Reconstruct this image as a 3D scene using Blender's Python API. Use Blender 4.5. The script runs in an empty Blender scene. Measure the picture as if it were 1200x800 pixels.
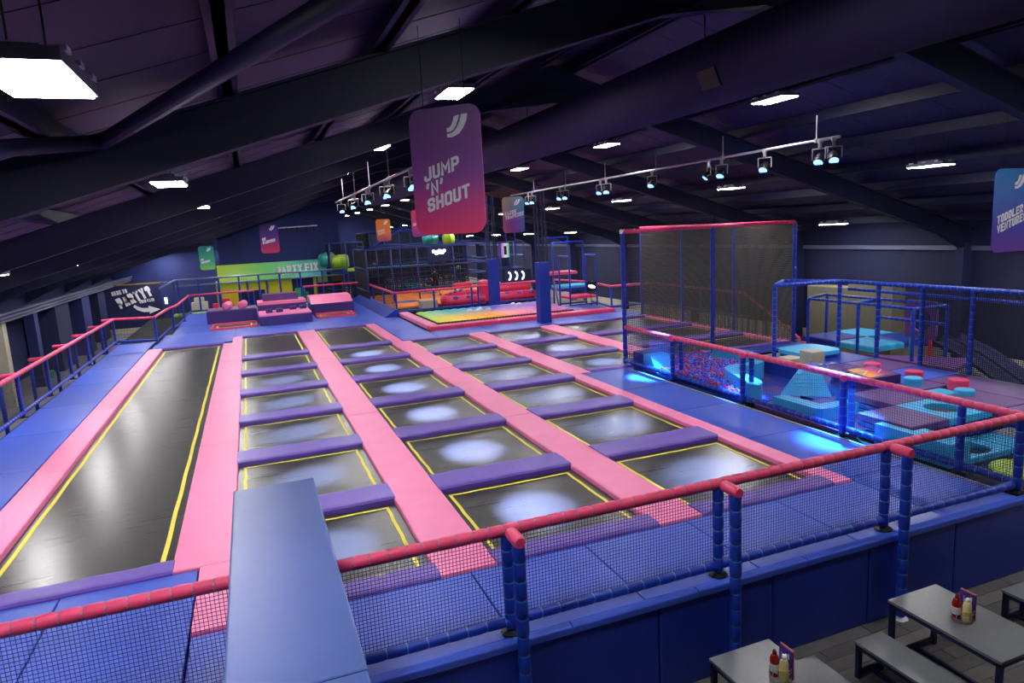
import bpy, bmesh, math, random
from mathutils import Vector, Matrix
random.seed(7)
PI = math.pi
SC = bpy.context.scene
COL = SC.collection

# ------------------------------------------------------------------ camera
cam_d = bpy.data.cameras.new('camera'); cam = bpy.data.objects.new('camera', cam_d); COL.objects.link(cam)
SC.camera = cam
cam_d.sensor_width = 36.0; cam_d.lens = 794.17 / 1200 * 36.0; cam_d.clip_start = 0.05; cam_d.clip_end = 400
PIT, ROL, YAW = math.radians(9.414), math.radians(-3.0606), math.radians(20.7517)
fw = Vector((math.sin(YAW) * math.cos(PIT), math.cos(YAW) * math.cos(PIT), -math.sin(PIT)))
r0 = Vector((math.cos(YAW), -math.sin(YAW), 0)); u0 = r0.cross(fw)
r1 = r0 * math.cos(ROL) + u0 * math.sin(ROL); u1 = -r0 * math.sin(ROL) + u0 * math.cos(ROL)
mw = Matrix.Identity(4)
for i in range(3):
    mw[i][0] = r1[i]; mw[i][1] = u1[i]; mw[i][2] = -fw[i]
mw[2][3] = 4.05
cam.matrix_world = mw

# ------------------------------------------------------------------ world, view, light levels
w = bpy.data.worlds.new('world'); SC.world = w; w.use_nodes = True
w.node_tree.nodes['Background'].inputs[0].default_value = (0.02, 0.02, 0.05, 1)
w.node_tree.nodes['Background'].inputs[1].default_value = 0.3
SC.view_settings.view_transform = 'Standard'; SC.view_settings.look = 'None'
SC.view_settings.exposure = 0.0; SC.view_settings.gamma = 1.0; SC.view_settings.use_curve_mapping = False
PANEL_E = 122.0       # emission of the high-bay panels
SPOT_W = 34000.0       # stage spots aimed at the beds
BLUE_W = 34000.0       # stronger blue stage spots

# ------------------------------------------------------------------ materials
def lin(h):
    if isinstance(h, tuple): return h
    o = []
    for k in (0, 2, 4):
        c = int(h[k:k + 2], 16) / 255
        o.append(c / 12.92 if c < 0.04045 else ((c + 0.055) / 1.055) ** 2.4)
    return tuple(o)
def mat(name, col, rough=0.5, metal=0.0, spec=0.5, var=0.12, scale=6.0, bump=0.0, bscale=60.0, emit=0.0, ecol=None, aniso=0.0):
    m = bpy.data.materials.new(name); m.use_nodes = True
    nt = m.node_tree; b = nt.nodes['Principled BSDF']; c = lin(col)
    b.inputs['Roughness'].default_value = rough; b.inputs['Metallic'].default_value = metal
    b.inputs['Specular IOR Level'].default_value = spec
    if aniso: b.inputs['Anisotropic'].default_value = aniso
    tc = nt.nodes.new('ShaderNodeTexCoord')
    if var > 0:
        n = nt.nodes.new('ShaderNodeTexNoise'); n.inputs['Scale'].default_value = scale; n.inputs['Detail'].default_value = 4
        nt.links.new(tc.outputs['Object'], n.inputs['Vector'])
        r = nt.nodes.new('ShaderNodeValToRGB'); nt.links.new(n.outputs['Fac'], r.inputs['Fac'])
        r.color_ramp.elements[0].position = 0.3; r.color_ramp.elements[1].position = 0.7
        r.color_ramp.elements[0].color = (c[0] * (1 - var), c[1] * (1 - var), c[2] * (1 - var), 1)
        r.color_ramp.elements[1].color = (min(1, c[0] * (1 + var)), min(1, c[1] * (1 + var)), min(1, c[2] * (1 + var)), 1)
        nt.links.new(r.outputs['Color'], b.inputs['Base Color'])
    else:
        b.inputs['Base Color'].default_value = (*c, 1)
    if bump:
        n2 = nt.nodes.new('ShaderNodeTexNoise'); n2.inputs['Scale'].default_value = bscale
        nt.links.new(tc.outputs['Object'], n2.inputs['Vector'])
        bp = nt.nodes.new('ShaderNodeBump'); bp.inputs['Strength'].default_value = bump; bp.inputs['Distance'].default_value = 0.01
        nt.links.new(n2.outputs['Fac'], bp.inputs['Height']); nt.links.new(bp.outputs['Normal'], b.inputs['Normal'])
    if emit:
        b.inputs['Emission Color'].default_value = (*(lin(ecol) if ecol else c), 1); b.inputs['Emission Strength'].default_value = emit
    return m
def gradmat(name, stops, axis=2, lo=0.0, hi=1.0, rough=0.45, axis2=None, stops2=None, lo2=0, hi2=1, emit=0):
    m = bpy.data.materials.new(name); m.use_nodes = True; nt = m.node_tree; b = nt.nodes['Principled BSDF']
    b.inputs['Roughness'].default_value = rough
    tc = nt.nodes.new('ShaderNodeTexCoord'); sp = nt.nodes.new('ShaderNodeSeparateXYZ'); nt.links.new(tc.outputs['Object'], sp.inputs[0])
    def ramp(ax, lo, hi, st):
        mr = nt.nodes.new('ShaderNodeMapRange'); mr.inputs[1].default_value = lo; mr.inputs[2].default_value = hi
        nt.links.new(sp.outputs[ax], mr.inputs[0])
        r = nt.nodes.new('ShaderNodeValToRGB'); nt.links.new(mr.outputs[0], r.inputs[0])
        while len(r.color_ramp.elements) < len(st): r.color_ramp.elements.new(0.5)
        for e, (p, c) in zip(r.color_ramp.elements, st): e.position = p; e.color = (*lin(c), 1)
        return r.outputs[0]
    o = ramp(axis, lo, hi, stops)
    if axis2 is not None:
        o2 = ramp(axis2, lo2, hi2, stops2)
        mx = nt.nodes.new('ShaderNodeMix'); mx.data_type = 'RGBA'; mx.inputs[0].default_value = 0.5
        nt.links.new(o, mx.inputs[6]); nt.links.new(o2, mx.inputs[7]); o = mx.outputs[2]
    nt.links.new(o, b.inputs['Base Color'])
    if emit:
        nt.links.new(o, b.inputs['Emission Color']); b.inputs['Emission Strength'].default_value = emit
    return m
M = {}
M['pink'] = mat('pink_vinyl', 'f57fb2', 0.42, var=0.05, scale=2, bump=0.15, bscale=25)
M['railpink'] = mat('rail_pink_vinyl', 'e2416f', 0.38, var=0.06, scale=8, bump=0.2, bscale=40)
M['purple'] = mat('purple_vinyl', '6a4fb2', 0.42, var=0.06, scale=3, bump=0.15, bscale=25)
M['plum'] = mat('plum_vinyl', '64407f', 0.5, var=0.08, scale=3, bump=0.1)
M['plumdark'] = mat('dark_purple_vinyl', '3f2a74', 0.5, var=0.08, scale=3)
M['blue'] = mat('blue_floor_vinyl', '3c5ac8', 0.4, var=0.07, scale=1.2, bump=0.12, bscale=18)
M['bluedk'] = mat('navy_blue_vinyl', '14329e', 0.42, var=0.08, scale=2, bump=0.15, bscale=20)
M['slab'] = mat('slate_blue_vinyl', '3c5698', 0.36, var=0.05, scale=2, bump=0.1, bscale=200)
M['post'] = mat('post_blue_vinyl', '1434a6', 0.35, var=0.08, scale=8, bump=0.2, bscale=40)
M['tie'] = mat('blue_cable_tie', '3f86c8', 0.4, var=0)
M['tiegrey'] = mat('grey_cable_tie', 'a07090', 0.4, var=0)
M['cyan'] = mat('sky_blue_vinyl', '3aaee0', 0.45, var=0.06, scale=3, bump=0.15)
M['yellow'] = mat('yellow_webbing', 'ecdc50', 0.7, var=0.08, scale=20)
M['netblk'] = mat('black_net', '0c0c14', 0.7, var=0)
M['netnavy'] = mat('navy_net', '161f66', 0.6, var=0)
M['netgrey'] = mat('grey_net', '45423b', 0.7, var=0)
M['under'] = mat('dark_underlay', '060608', 0.9, var=0)
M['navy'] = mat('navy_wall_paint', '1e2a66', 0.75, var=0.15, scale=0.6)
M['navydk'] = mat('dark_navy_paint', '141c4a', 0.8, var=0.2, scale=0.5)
M['roof'] = mat('roof_liner', '271b48', 0.6, var=0.12, scale=1.5)
M['steel'] = mat('painted_steel', '16173c', 0.6, var=0.1, scale=2)
M['duct'] = mat('duct_fabric', '251c4a', 0.75, var=0.1, scale=2, bump=0.2, bscale=30)
M['ledge'] = mat('ledge_metal', '666a86', 0.4, metal=0.3, var=0.05)
M['alum'] = mat('silver_tube', 'c4bcc4', 0.3, metal=0.8, var=0.05)
M['blackmetal'] = mat('black_metal', '15151a', 0.4, metal=0.4, var=0.1)
M['darkgrey'] = mat('dark_grey_rubber', '2a2a2c', 0.7, var=0.1)
M['housing'] = mat('lamp_housing', '9a9aa0', 0.4, metal=0.3, var=0)
M['panel'] = mat('lamp_diffuser', 'ffffff', 0.5, var=0, emit=PANEL_E, ecol=(1.0, 0.97, 0.98))
M['lens'] = mat('blue_spot_lens', 'ffffff', 0.3, var=0, emit=4, ecol=(0.12, 0.3, 1.0))
M['white'] = mat('white_print', 'e8e6ee', 0.55, var=0)
M['whitelit'] = mat('lit_white_sign', 'ffffff', 0.5, var=0, emit=2.2, ecol=(0.85, 0.95, 1))
M['concrete'] = mat('grey_floor', '807f82', 0.55, var=0.15, scale=1.5, bump=0.1)
M['tabletop'] = mat('grey_laminate', '6f7276', 0.3, var=0.05, scale=20)
M['frame'] = mat('navy_metal_frame', '161c46', 0.4, metal=0.2, var=0.05)
M['cabinet'] = mat('olive_cream_panel', '6c6a58', 0.7, var=0.05)
M['cream'] = mat('cream_panel', 'b0ab98', 0.7, var=0.05)
M['orange'] = mat('orange_vinyl', 'f08018', 0.5, var=0.1, scale=1)
M['redpvc'] = mat('red_inflatable_vinyl', 'dc2f5e', 0.35, var=0.06, scale=2)
M['lime'] = mat('lime_plastic', '9fc52c', 0.35, var=0.06)
M['teal'] = mat('teal_plastic', '2c9a96', 0.35, var=0.06)
M['ballblue'] = mat('blue_ball', '2a50f0', 0.3, var=0)
M['ballcyan'] = mat('light_blue_ball', '3a90ff', 0.3, var=0)
M['ballred'] = mat('crimson_ball', 'b83060', 0.3, var=0)
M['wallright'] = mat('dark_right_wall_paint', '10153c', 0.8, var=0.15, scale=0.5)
M['polefar'] = mat('dark_blue_pipe', '1c2e78', 0.5, var=0.1)
M['skin'] = mat('skin', 'b87a5c', 0.6, var=0)
M['cloth'] = mat('black_clothes', '101014', 0.8, var=0.1)
M['ketchup'] = mat('ketchup_red', '8c1410', 0.25, var=0.05)
M['mayo'] = mat('cream_bottle', 'd8c88e', 0.3, var=0.05)
M['green'] = mat('green_mark', '2c9a58', 0.6, var=0)
M['red'] = mat('red_plastic', 'd02c3c', 0.5, var=0.05)
def bed_material():
    m = mat('trampoline_mesh', '2f2f2c', 0.25, spec=0.62, var=0.18, scale=2.5)
    nt = m.node_tree; b = nt.nodes['Principled BSDF']
    tc = nt.nodes.new('ShaderNodeTexCoord'); mp = nt.nodes.new('ShaderNodeMapping'); mp.inputs['Scale'].default_value = (0.6, 28, 1)
    nt.links.new(tc.outputs['Object'], mp.inputs[0])
    n = nt.nodes.new('ShaderNodeTexNoise'); n.inputs['Scale'].default_value = 1.5; n.inputs['Detail'].default_value = 6
    nt.links.new(mp.outputs[0], n.inputs['Vector'])
    bp = nt.nodes.new('ShaderNodeBump'); bp.inputs['Strength'].default_value = 0.035; bp.inputs['Distance'].default_value = 0.01
    nt.links.new(n.outputs['Fac'], bp.inputs['Height']); nt.links.new(bp.outputs['Normal'], b.inputs['Normal'])
    mr = nt.nodes.new('ShaderNodeMapRange'); mr.inputs[3].default_value = 0.24; mr.inputs[4].default_value = 0.34
    nt.links.new(n.outputs['Fac'], mr.inputs[0]); nt.links.new(mr.outputs[0], b.inputs['Roughness'])
    return m
M['bed'] = bed_material()

# ------------------------------------------------------------------ helpers
ORG = {}; KIDS = {}
class MB:
    def __init__(s): s.v = []; s.f = []; s.smooth = False
    def add(s, vs, fs):
        o = len(s.v); s.v += [tuple(v) for v in vs]; s.f += [tuple(i + o for i in f) for f in fs]; return s
    def box(s, x0, x1, y0, y1, z0, z1):
        return s.add([(x0, y0, z0), (x1, y0, z0), (x1, y1, z0), (x0, y1, z0), (x0, y0, z1), (x1, y0, z1), (x1, y1, z1), (x0, y1, z1)],
                     [(0, 3, 2, 1), (4, 5, 6, 7), (0, 1, 5, 4), (1, 2, 6, 5), (2, 3, 7, 6), (3, 0, 4, 7)])
    def pad(s, x0, x1, y0, y1, z0, z1, c=0.03):      # box with chamfered top edges
        xs = [(x0, y0), (x1, y0), (x1, y1), (x0, y1)]; sg = [(1, 1), (-1, 1), (-1, -1), (1, -1)]
        v = [(a, b, z0) for a, b in xs] + [(a, b, z1 - c) for a, b in xs]
        v += [(a + 0.4 * c * p, b + 0.4 * c * q, z1 - 0.3 * c) for (a, b), (p, q) in zip(xs, sg)]
        v += [(a + 1.3 * c * p, b + 1.3 * c * q, z1) for (a, b), (p, q) in zip(xs, sg)]
        f = [(0, 3, 2, 1), (12, 13, 14, 15)]
        for k in (0, 4, 8):
            for i in range(4): j = (i + 1) % 4; f.append((k + i, k + j, k + 4 + j, k + 4 + i))
        return s.add(v, f)
    def prism(s, poly, z0, z1):
        n = len(poly)
        return s.add([(x, y, z0) for x, y in poly] + [(x, y, z1) for x, y in poly],
                     [tuple(range(n))[::-1], tuple(range(n, 2 * n))] + [(i, (i + 1) % n, n + (i + 1) % n, n + i) for i in range(n)])
    def prism_y(s, poly, y0, y1):                     # poly in x,z
        n = len(poly)
        return s.add([(x, y0, z) for x, z in poly] + [(x, y1, z) for x, z in poly],
                     [tuple(range(n)), tuple(range(n, 2 * n))[::-1]] + [((i + 1) % n, i, n + i, n + (i + 1) % n) for i in range(n)])
    def prism_x(s, poly, x0, x1):                     # poly in y,z
        n = len(poly)
        return s.add([(x0, y, z) for y, z in poly] + [(x1, y, z) for y, z in poly],
                     [tuple(range(n))[::-1], tuple(range(n, 2 * n))] + [(i, (i + 1) % n, n + (i + 1) % n, n + i) for i in range(n)])
    def path(s, p0, p1, prof, n=8, caps=True):        # prof: list of (t 0..1, radius)
        p0 = Vector(p0); p1 = Vector(p1); d = (p1 - p0)
        a = d.normalized(); t = Vector((0, 0, 1)) if abs(a.z) < 0.9 else Vector((1, 0, 0))
        e1 = a.cross(t).normalized(); e2 = a.cross(e1)
        v = []; f = []
        for tt, r in prof:
            for k in range(n):
                an = 2 * PI * k / n + PI / n; v.append(p0 + d * tt + (e1 * math.cos(an) + e2 * math.sin(an)) * r)
        m = len(prof)
        for i in range(m - 1):
            for k in range(n): j = (k + 1) % n; f.append((i * n + k, i * n + j, (i + 1) * n + j, (i + 1) * n + k))
        if caps: f += [tuple(range(n))[::-1], tuple(range((m - 1) * n, m * n))]
        return s.add(v, f)
    def tube(s, p0, p1, r, n=8): return s.path(p0, p1, [(0, r), (1, r)], n)
    def padtube(s, p0, p1, r, seg=0.17, n=8):
        L = (Vector(p1) - Vector(p0)).length; k = max(1, round(L / seg)); pr = [(0, r * .8)]
        for i in range(k): pr += [((i + .12) / k, r), ((i + .88) / k, r), ((i + 1) / k, r * .8)]
        return s.path(p0, p1, pr, n)
    def lathe(s, c, prof, n=16):                      # prof (r,z)
        return s.path((c[0], c[1], c[2]), (c[0], c[1], c[2] + 1), [(z, r) for r, z in prof], n)
    def net(s, p, U, V, cell=0.04, t=0.005):
        p = Vector(p); U = Vector(U); V = Vector(V); nu = max(1, int(U.length / cell)); nv = max(1, int(V.length / cell))
        for i in range(nu + 1): s.path(p + U * (i / nu), p + U * (i / nu) + V, [(0, t), (1, t)], 3, False)
        for i in range(nv + 1): s.path(p + V * (i / nv), p + V * (i / nv) + U, [(0, t), (1, t)], 3, False)
        return s
    def build(s, name, m, parent=None, loc=None, smooth=False, me=None):
        o_ = Vector(ORG[parent.name]) if parent else Vector(loc or (0, 0, 0))
        me = bpy.data.meshes.new(name)
        me.from_pydata([(v[0] - o_.x, v[1] - o_.y, v[2] - o_.z) for v in s.v], [], s.f)
        me.materials.append(M[m] if isinstance(m, str) else m)
        if smooth or s.smooth: me.polygons.foreach_set('use_smooth', [len(f) == 4 for f in s.f])
        o = bpy.data.objects.new(name, me); COL.objects.link(o)
        if parent: o.parent = parent; KIDS.setdefault(parent.name, []).append(o)
        else: o.location = o_
        ORG[o.name] = tuple(o_)
        return o
def tag(o, label=None, cat=None, group=None, kind=None):
    if label: o['label'] = label
    if cat: o['category'] = cat
    if group: o['group'] = group
    if kind: o['kind'] = kind
    return o
def thing(name, label, cat, loc=(0, 0, 0), group=None):
    o = bpy.data.objects.new(name, None); COL.objects.link(o); o.location = loc; o.empty_display_size = 0.1
    ORG[o.name] = tuple(loc); return tag(o, label, cat, group)
def dup(root, loc, rz=0, label=None, group=None, parent=None, rot=None):
    c = root.copy(); COL.objects.link(c)
    if parent is None:
        c.location = loc; c.rotation_euler = rot or (0, 0, rz)
        if label: c['label'] = label
        if group: c['group'] = group
    else:
        c.parent = parent; KIDS.setdefault(parent.name, []).append(c)
    ORG[c.name] = tuple(loc)
    for k in KIDS.get(root.name, []): dup(k, loc, parent=c)
    return c
def inst(parent, me, name, loc, rot=None, scale=None, quat=None):   # a cheap part sharing mesh data; loc in world
    o = bpy.data.objects.new(name, me); COL.objects.link(o); p = Vector(ORG[parent.name])
    o.parent = parent; o.location = Vector(loc) - p; KIDS.setdefault(parent.name, []).append(o)
    if quat: o.rotation_mode = 'QUATERNION'; o.rotation_quaternion = quat
    if rot: o.rotation_euler = rot
    if scale: o.scale = scale
    ORG[o.name] = tuple(loc); return o
SL = {}
def sleeves(parent, p0, p1, r, m, seg=0.17, tie=None, name='foam_sleeve'):
    key = (m, tie)
    if key not in SL:
        b = MB(); b.path((0, 0, 0), (0, 0, 1), [(0.0, .78), (0.1, .97), (0.5, 1.0), (0.9, .97), (1.0, .78)], 10, True)
        o = b.build('foam_sleeve', m, smooth=True); SL[key] = o.data; bpy.data.objects.remove(o)
        if tie:
            me = SL[key]; me.materials.append(M[tie]); n = len(me.polygons)
            for i in range(n - 10, n): me.polygons[i].material_index = 0
    p0 = Vector(p0); p1 = Vector(p1); d = p1 - p0; n = max(1, round(d.length / seg)); q = d.to_track_quat('Z', 'Y')
    for i in range(n): inst(parent, SL[key], name, p0 + d * (i / n), quat=q, scale=(r, r, d.length / n))
    if tie:
        b = MB()
        for i in range(1, n):
            a = p0 + d * (i / n); e = d.normalized() * 0.006; b.path(a - e, a + e, [(0, r * .93), (1, r * .93)], 10, False)
        t = b.build('cable_tie', tie, parent); t['kind'] = 'stuff'
C1, C9 = .12, .88
GLY = {'#': [[(-.3, .12), (1.3, .12)], [(-.3, .5), (1.3, .5)], [(-.3, .88), (1.3, .88)]], 'A': [[(0, 0), (.5, 1), (1, 0)], [(.2, .3), (.8, .3)]], 'B': [[(0, 0), (0, 1), (.75, 1), (1, .88), (1, .62), (.8, .52), (1, .4), (1, .12), (.75, 0), (0, 0)], [(0, .52), (.8, .52)]],
 'C': [[(1, .75), (1, C9), (.8, 1), (.2, 1), (0, C9), (0, C1), (.2, 0), (.8, 0), (1, C1), (1, .25)]], 'D': [[(0, 0), (0, 1), (.7, 1), (1, .8), (1, .2), (.7, 0), (0, 0)]], 'E': [[(1, 1), (0, 1), (0, 0), (1, 0)], [(0, .52), (.85, .52)]],
 'F': [[(1, 1), (0, 1), (0, 0)], [(0, .52), (.85, .52)]], 'G': [[(1, .75), (1, C9), (.8, 1), (.2, 1), (0, C9), (0, C1), (.2, 0), (.8, 0), (1, C1), (1, .45), (.55, .45)]], 'H': [[(0, 0), (0, 1)], [(1, 0), (1, 1)], [(0, .5), (1, .5)]],
 'I': [[(.5, 0), (.5, 1)]], 'J': [[(1, 1), (1, C1), (.8, 0), (.2, 0), (0, C1), (0, .3)]], 'K': [[(0, 0), (0, 1)], [(1, 1), (.1, .5), (1, 0)]], 'L': [[(0, 1), (0, 0), (1, 0)]], 'M': [[(0, 0), (0, 1), (.5, .35), (1, 1), (1, 0)]],
 'N': [[(0, 0), (0, 1), (1, 0), (1, 1)]], 'O': [[(.2, 0), (0, C1), (0, C9), (.2, 1), (.8, 1), (1, C9), (1, C1), (.8, 0), (.2, 0)]], 'P': [[(0, 0), (0, 1), (.8, 1), (1, C9), (1, .55), (.8, .43), (0, .43)]],
 'R': [[(0, 0), (0, 1), (.8, 1), (1, C9), (1, .6), (.8, .48), (0, .48)], [(.5, .48), (1, 0)]], 'S': [[(1, .78), (1, C9), (.8, 1), (.2, 1), (0, C9), (0, .65), (.15, .54), (.85, .46), (1, .35), (1, C1), (.8, 0), (.2, 0), (0, C1), (0, .22)]],
 'T': [[(0, 1), (1, 1)], [(.5, 1), (.5, 0)]], 'U': [[(0, 1), (0, C1), (.2, 0), (.8, 0), (1, C1), (1, 1)]], 'V': [[(0, 1), (.5, 0), (1, 1)]], 'W': [[(0, 1), (.2, 0), (.5, .65), (.8, 0), (1, 1)]], 'X': [[(0, 0), (1, 1)], [(0, 1), (1, 0)]],
 'Y': [[(0, 1), (.5, .45), (1, 1)], [(.5, .45), (.5, 0)]], 'Z': [[(0, 1), (1, 1), (0, 0), (1, 0)]], '!': [[(.5, 1), (.5, .35)], [(.5, .1), (.5, 0)]], '?': [[(0, .75), (0, C9), (.2, 1), (.8, 1), (1, C9), (1, .62), (.5, .45), (.5, .3)], [(.5, .08), (.5, 0)]],
 "\u2018": [[(.7, 1), (.4, .9), (.4, .75)]], "\u2019": [[(.6, 1), (.6, .88), (.3, .75)]]}
def text_mb(s, size, m, name, parent, place, cond=0.62, shear=0.0, bold=0.0, ext=0.0):
    """heavy condensed capitals built from thick strokes; place maps (x, y) on the lettering plane to the scene"""
    cap = size * .72; wd = cap * .42 * cond / .62; sw_ = cap * .215; b = MB(); x0 = sw_ / 2; k = 0
    for ch in s:
        if ch == ' ': x0 += wd * .8; continue
        nar = ch in 'I!\u2018\u2019'; W = wd * (.35 if nar else 1.3 if ch in 'MW' else 1)
        for pl in GLY[ch]:
            P_ = [Vector((x0 + p[0] * W, sw_ / 2 + p[1] * (cap - sw_))) for p in pl]; closed = pl[0] == pl[-1]
            n_ = len(P_); L_ = []; R_ = []
            for i in range(n_):
                if closed: a_ = P_[i - 1] if i else P_[-2]; c_ = P_[i + 1] if i < n_ - 1 else P_[1]
                else: a_ = P_[i - 1] if i else None; c_ = P_[i + 1] if i < n_ - 1 else None
                d1 = (P_[i] - a_).normalized() if a_ is not None else None; d2 = (c_ - P_[i]).normalized() if c_ is not None else None
                d1 = d1 or d2; d2 = d2 or d1; n1 = Vector((-d1.y, d1.x)); n2 = Vector((-d2.y, d2.x)); nn = (n1 + n2)
                if nn.length < .3: nn = n1
                nn.normalize(); ml = min(1.7, 1 / max(.35, nn.dot(n1))) * sw_ / 2
                q = P_[i]
                if a_ is None: q = q - d1 * sw_ / 2
                if c_ is None: q = q + d2 * sw_ / 2
                L_.append(q + nn * ml); R_.append(q - nn * ml)
            vs = [place(v.x, v.y + v.x * shear) for v in L_ + R_]
            k += 1
            b.add([(v[0], v[1], v[2]) for v in vs], [(i, n_ + i, n_ + i + 1, i + 1) for i in range(n_ - 1)])
        x0 += W + sw_ * 1.38
    return b.build(name, m, parent)
ORD = ['first', 'second', 'third', 'fourth', 'fifth', 'sixth', 'seventh', 'eighth', 'ninth', 'tenth', 'eleventh', 'twelfth', 'thirteenth', 'fourteenth']

# ================================================================== SETTING
GZ = -1.12
XL, XR, YB, YF = -9.4, 21.4, 78.0, -7.0
RX, RZ, SL_ = 6.97, 7.16, 0.305
def rz(x): return RZ - SL_ * abs(x - RX)
fl = tag(MB().box(XL, XR, YF, YB, GZ - .2, GZ).build('floor', 'concrete'), kind='structure')
# grey wood-look planks of the cafe floor
pm = [mat('plank_%s' % c, c, 0.45, var=0.25, scale=3, bump=0.1) for c in ('5a5856', '4c4a48', '66635f', '504e4e')]
pmesh = []
for m_ in pm:
    o = MB().box(0, 1.28, 0, 0.185, 0, 0.012).build('plank', m_); pmesh.append(o.data); bpy.data.objects.remove(o)
n = 0
for j in range(15):
    for i in range(7):
        inst(fl, pmesh[random.randrange(4)], 'plank', (2.4 + i * 1.29 - (j % 3) * 0.43, 2.98 + j * 0.19, GZ + random.random() * .001))
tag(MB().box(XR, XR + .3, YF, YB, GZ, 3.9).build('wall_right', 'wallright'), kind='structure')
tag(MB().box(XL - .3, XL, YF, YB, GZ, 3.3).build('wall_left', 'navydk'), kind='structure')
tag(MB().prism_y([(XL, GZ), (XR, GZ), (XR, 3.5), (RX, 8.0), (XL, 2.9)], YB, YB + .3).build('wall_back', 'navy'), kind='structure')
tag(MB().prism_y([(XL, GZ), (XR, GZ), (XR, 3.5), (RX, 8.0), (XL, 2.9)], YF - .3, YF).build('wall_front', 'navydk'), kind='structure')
# roof: liner sheets, purlins, rafters
cl = MB()
for xa, xb in ((XL - .3, RX), (RX, XR + .3)):
    za, zb = rz(xa) + .78, rz(xb) + .78
    cl.add([(xa, YF - .3, za), (xb, YF - .3, zb), (xb, YB + .3, zb), (xa, YB + .3, za), (xa, YF - .3, za + .1), (xb, YF - .3, zb + .1), (xb, YB + .3, zb + .1), (xa, YB + .3, za + .1)],
           [(0, 3, 2, 1), (4, 5, 6, 7), (0, 1, 5, 4), (1, 2, 6, 5), (2, 3, 7, 6), (3, 0, 4, 7)])
ceil = tag(cl.build('ceiling', 'roof'), kind='structure')
for sgn in (-1, 1):
    k = 0
    while True:
        x = RX + sgn * (0.5 + 1.62 * k)
        if x < XL or x > XR: break
        z = rz(x) + .54
        MB().box(x - .045, x + .045, YF, YB, z, z + .24).box(x - .1, x + .1, YF, YB, z, z + .02).build('purlin', 'steel', ceil); k += 1
# liner sheet laps
for y in range(-6, 78, 1):
    if y > 30: break
    b = MB()
    for xa, xb in ((XL, RX), (RX, XR)):
        za, zb = rz(xa) + .775, rz(xb) + .775
        b.add([(xa, y, za), (xb, y, zb), (xb, y + .03, zb), (xa, y + .03, za), (xa, y, za + .01), (xb, y, zb + .01), (xb, y + .03, zb + .01), (xa, y + .03, za + .01)],
              [(0, 3, 2, 1), (4, 5, 6, 7), (0, 1, 5, 4), (1, 2, 6, 5), (2, 3, 7, 6), (3, 0, 4, 7)])
    b.build('sheet_lap', 'roof', ceil)
for k in range(-1, 10):
    y = 8 + 7 * k
    b = MB()
    for sgn, xe in ((-1, XL), (1, XR)):
        xm = RX
        def pts(dz0, dz1): return [(xe, rz(xe) + dz0), (xm, rz(xm) + dz0), (xm, rz(xm) + dz1), (xe, rz(xe) + dz1)]
        p = pts(0, .54)
        b.prism_y(p if sgn < 0 else [p[1], p[0], p[3], p[2]], y - .02, y + .02)
        for a, c in ((0, .03), (.51, .54)):
            p = pts(a, c); b.prism_y(p if sgn < 0 else [p[1], p[0], p[3], p[2]], y - .11, y + .11)
        # eaves haunch
        h = xe - sgn * 1.4
        p = [(xe, rz(xe) - .25), (h, rz(h)), (xe, rz(xe))]
        b.prism_y(p, y - .1, y + .1)
    b.prism_y([(RX - 1.6, rz(RX - 1.6)), (RX, rz(RX) - .28), (RX + 1.6, rz(RX + 1.6)), (RX, rz(RX))], y - .1, y + .1)
    b.build('rafter', 'steel', ceil)
# wall columns of the steel frame
for k in range(0, 10):
    y = 8 + 7 * k
    tag(MB().box(XR - .45, XR - .02, y - .12, y + .12, GZ, rz(XR) + .1).build('trim_%d' % (k + 1), 'navydk'), kind='structure')
# ledges along both side walls
lg = MB().box(XR - .12, XR - .01, 9, 70, 2.62, 2.76); tag(lg.build('trim_20', 'ledge'), kind='structure')
tag(MB().box(XR - .06, XR - .01, YF, YB, GZ, GZ + .45).build('baseboard_right', 'cream'), kind='structure')
b = MB()
for i in range(3): b.box(-8.02 + .04 * i, -7.9 + .04 * i, 4, 60, 1.82 + i * .13, 1.9 + i * .13)
b.box(-8.3, -7.98, 4, 60, 1.85, 2.1)
tag(b.build('trim_21', 'ledge'), kind='structure')

# left side: columns and dark booths under the ledge
for i, (x0, x1, y0, y1, z1, m_) in enumerate([(-8.3, -8.0, 27.5, 27.9, 1.85, 'cream'), (-8.35, -8.0, 31.2, 31.7, 1.85, 'navy'), (-9.3, -8.1, 34.8, 37.2, 1.8, 'navydk'), (-9.0, -8.0, 39.5, 41.2, 1.75, 'navy'), (-9.3, -8.2, 44.5, 46.5, 1.7, 'navydk')]):
    ob = MB().box(x0, x1, y0, y1, GZ, z1).box(x0 - .03, x1 + .03, y0 - .03, y1 + .03, GZ, GZ + .4)
    o = ob.build('wall_pier', m_, loc=((x0 + x1) / 2, (y0 + y1) / 2, GZ))
    tag(o, ['pale grey pier on the left wall nearest to the camera', 'navy pier on the left wall, second from the camera', 'wide dark booth on the left wall behind the second pier', 'navy booth wall in the left aisle nearer to the party wall', 'dark booth on the left next to the party wall'][i], 'wall pier')
tag(MB().lathe((-8.3, 33.3, GZ), [(.16, 0), (.2, .25), (.17, .3), (0.01, .32)], 10).build('bin', 'green', loc=(-8.3, 33.3, GZ)), 'small green tub on the floor of the left aisle', 'tub')

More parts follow.
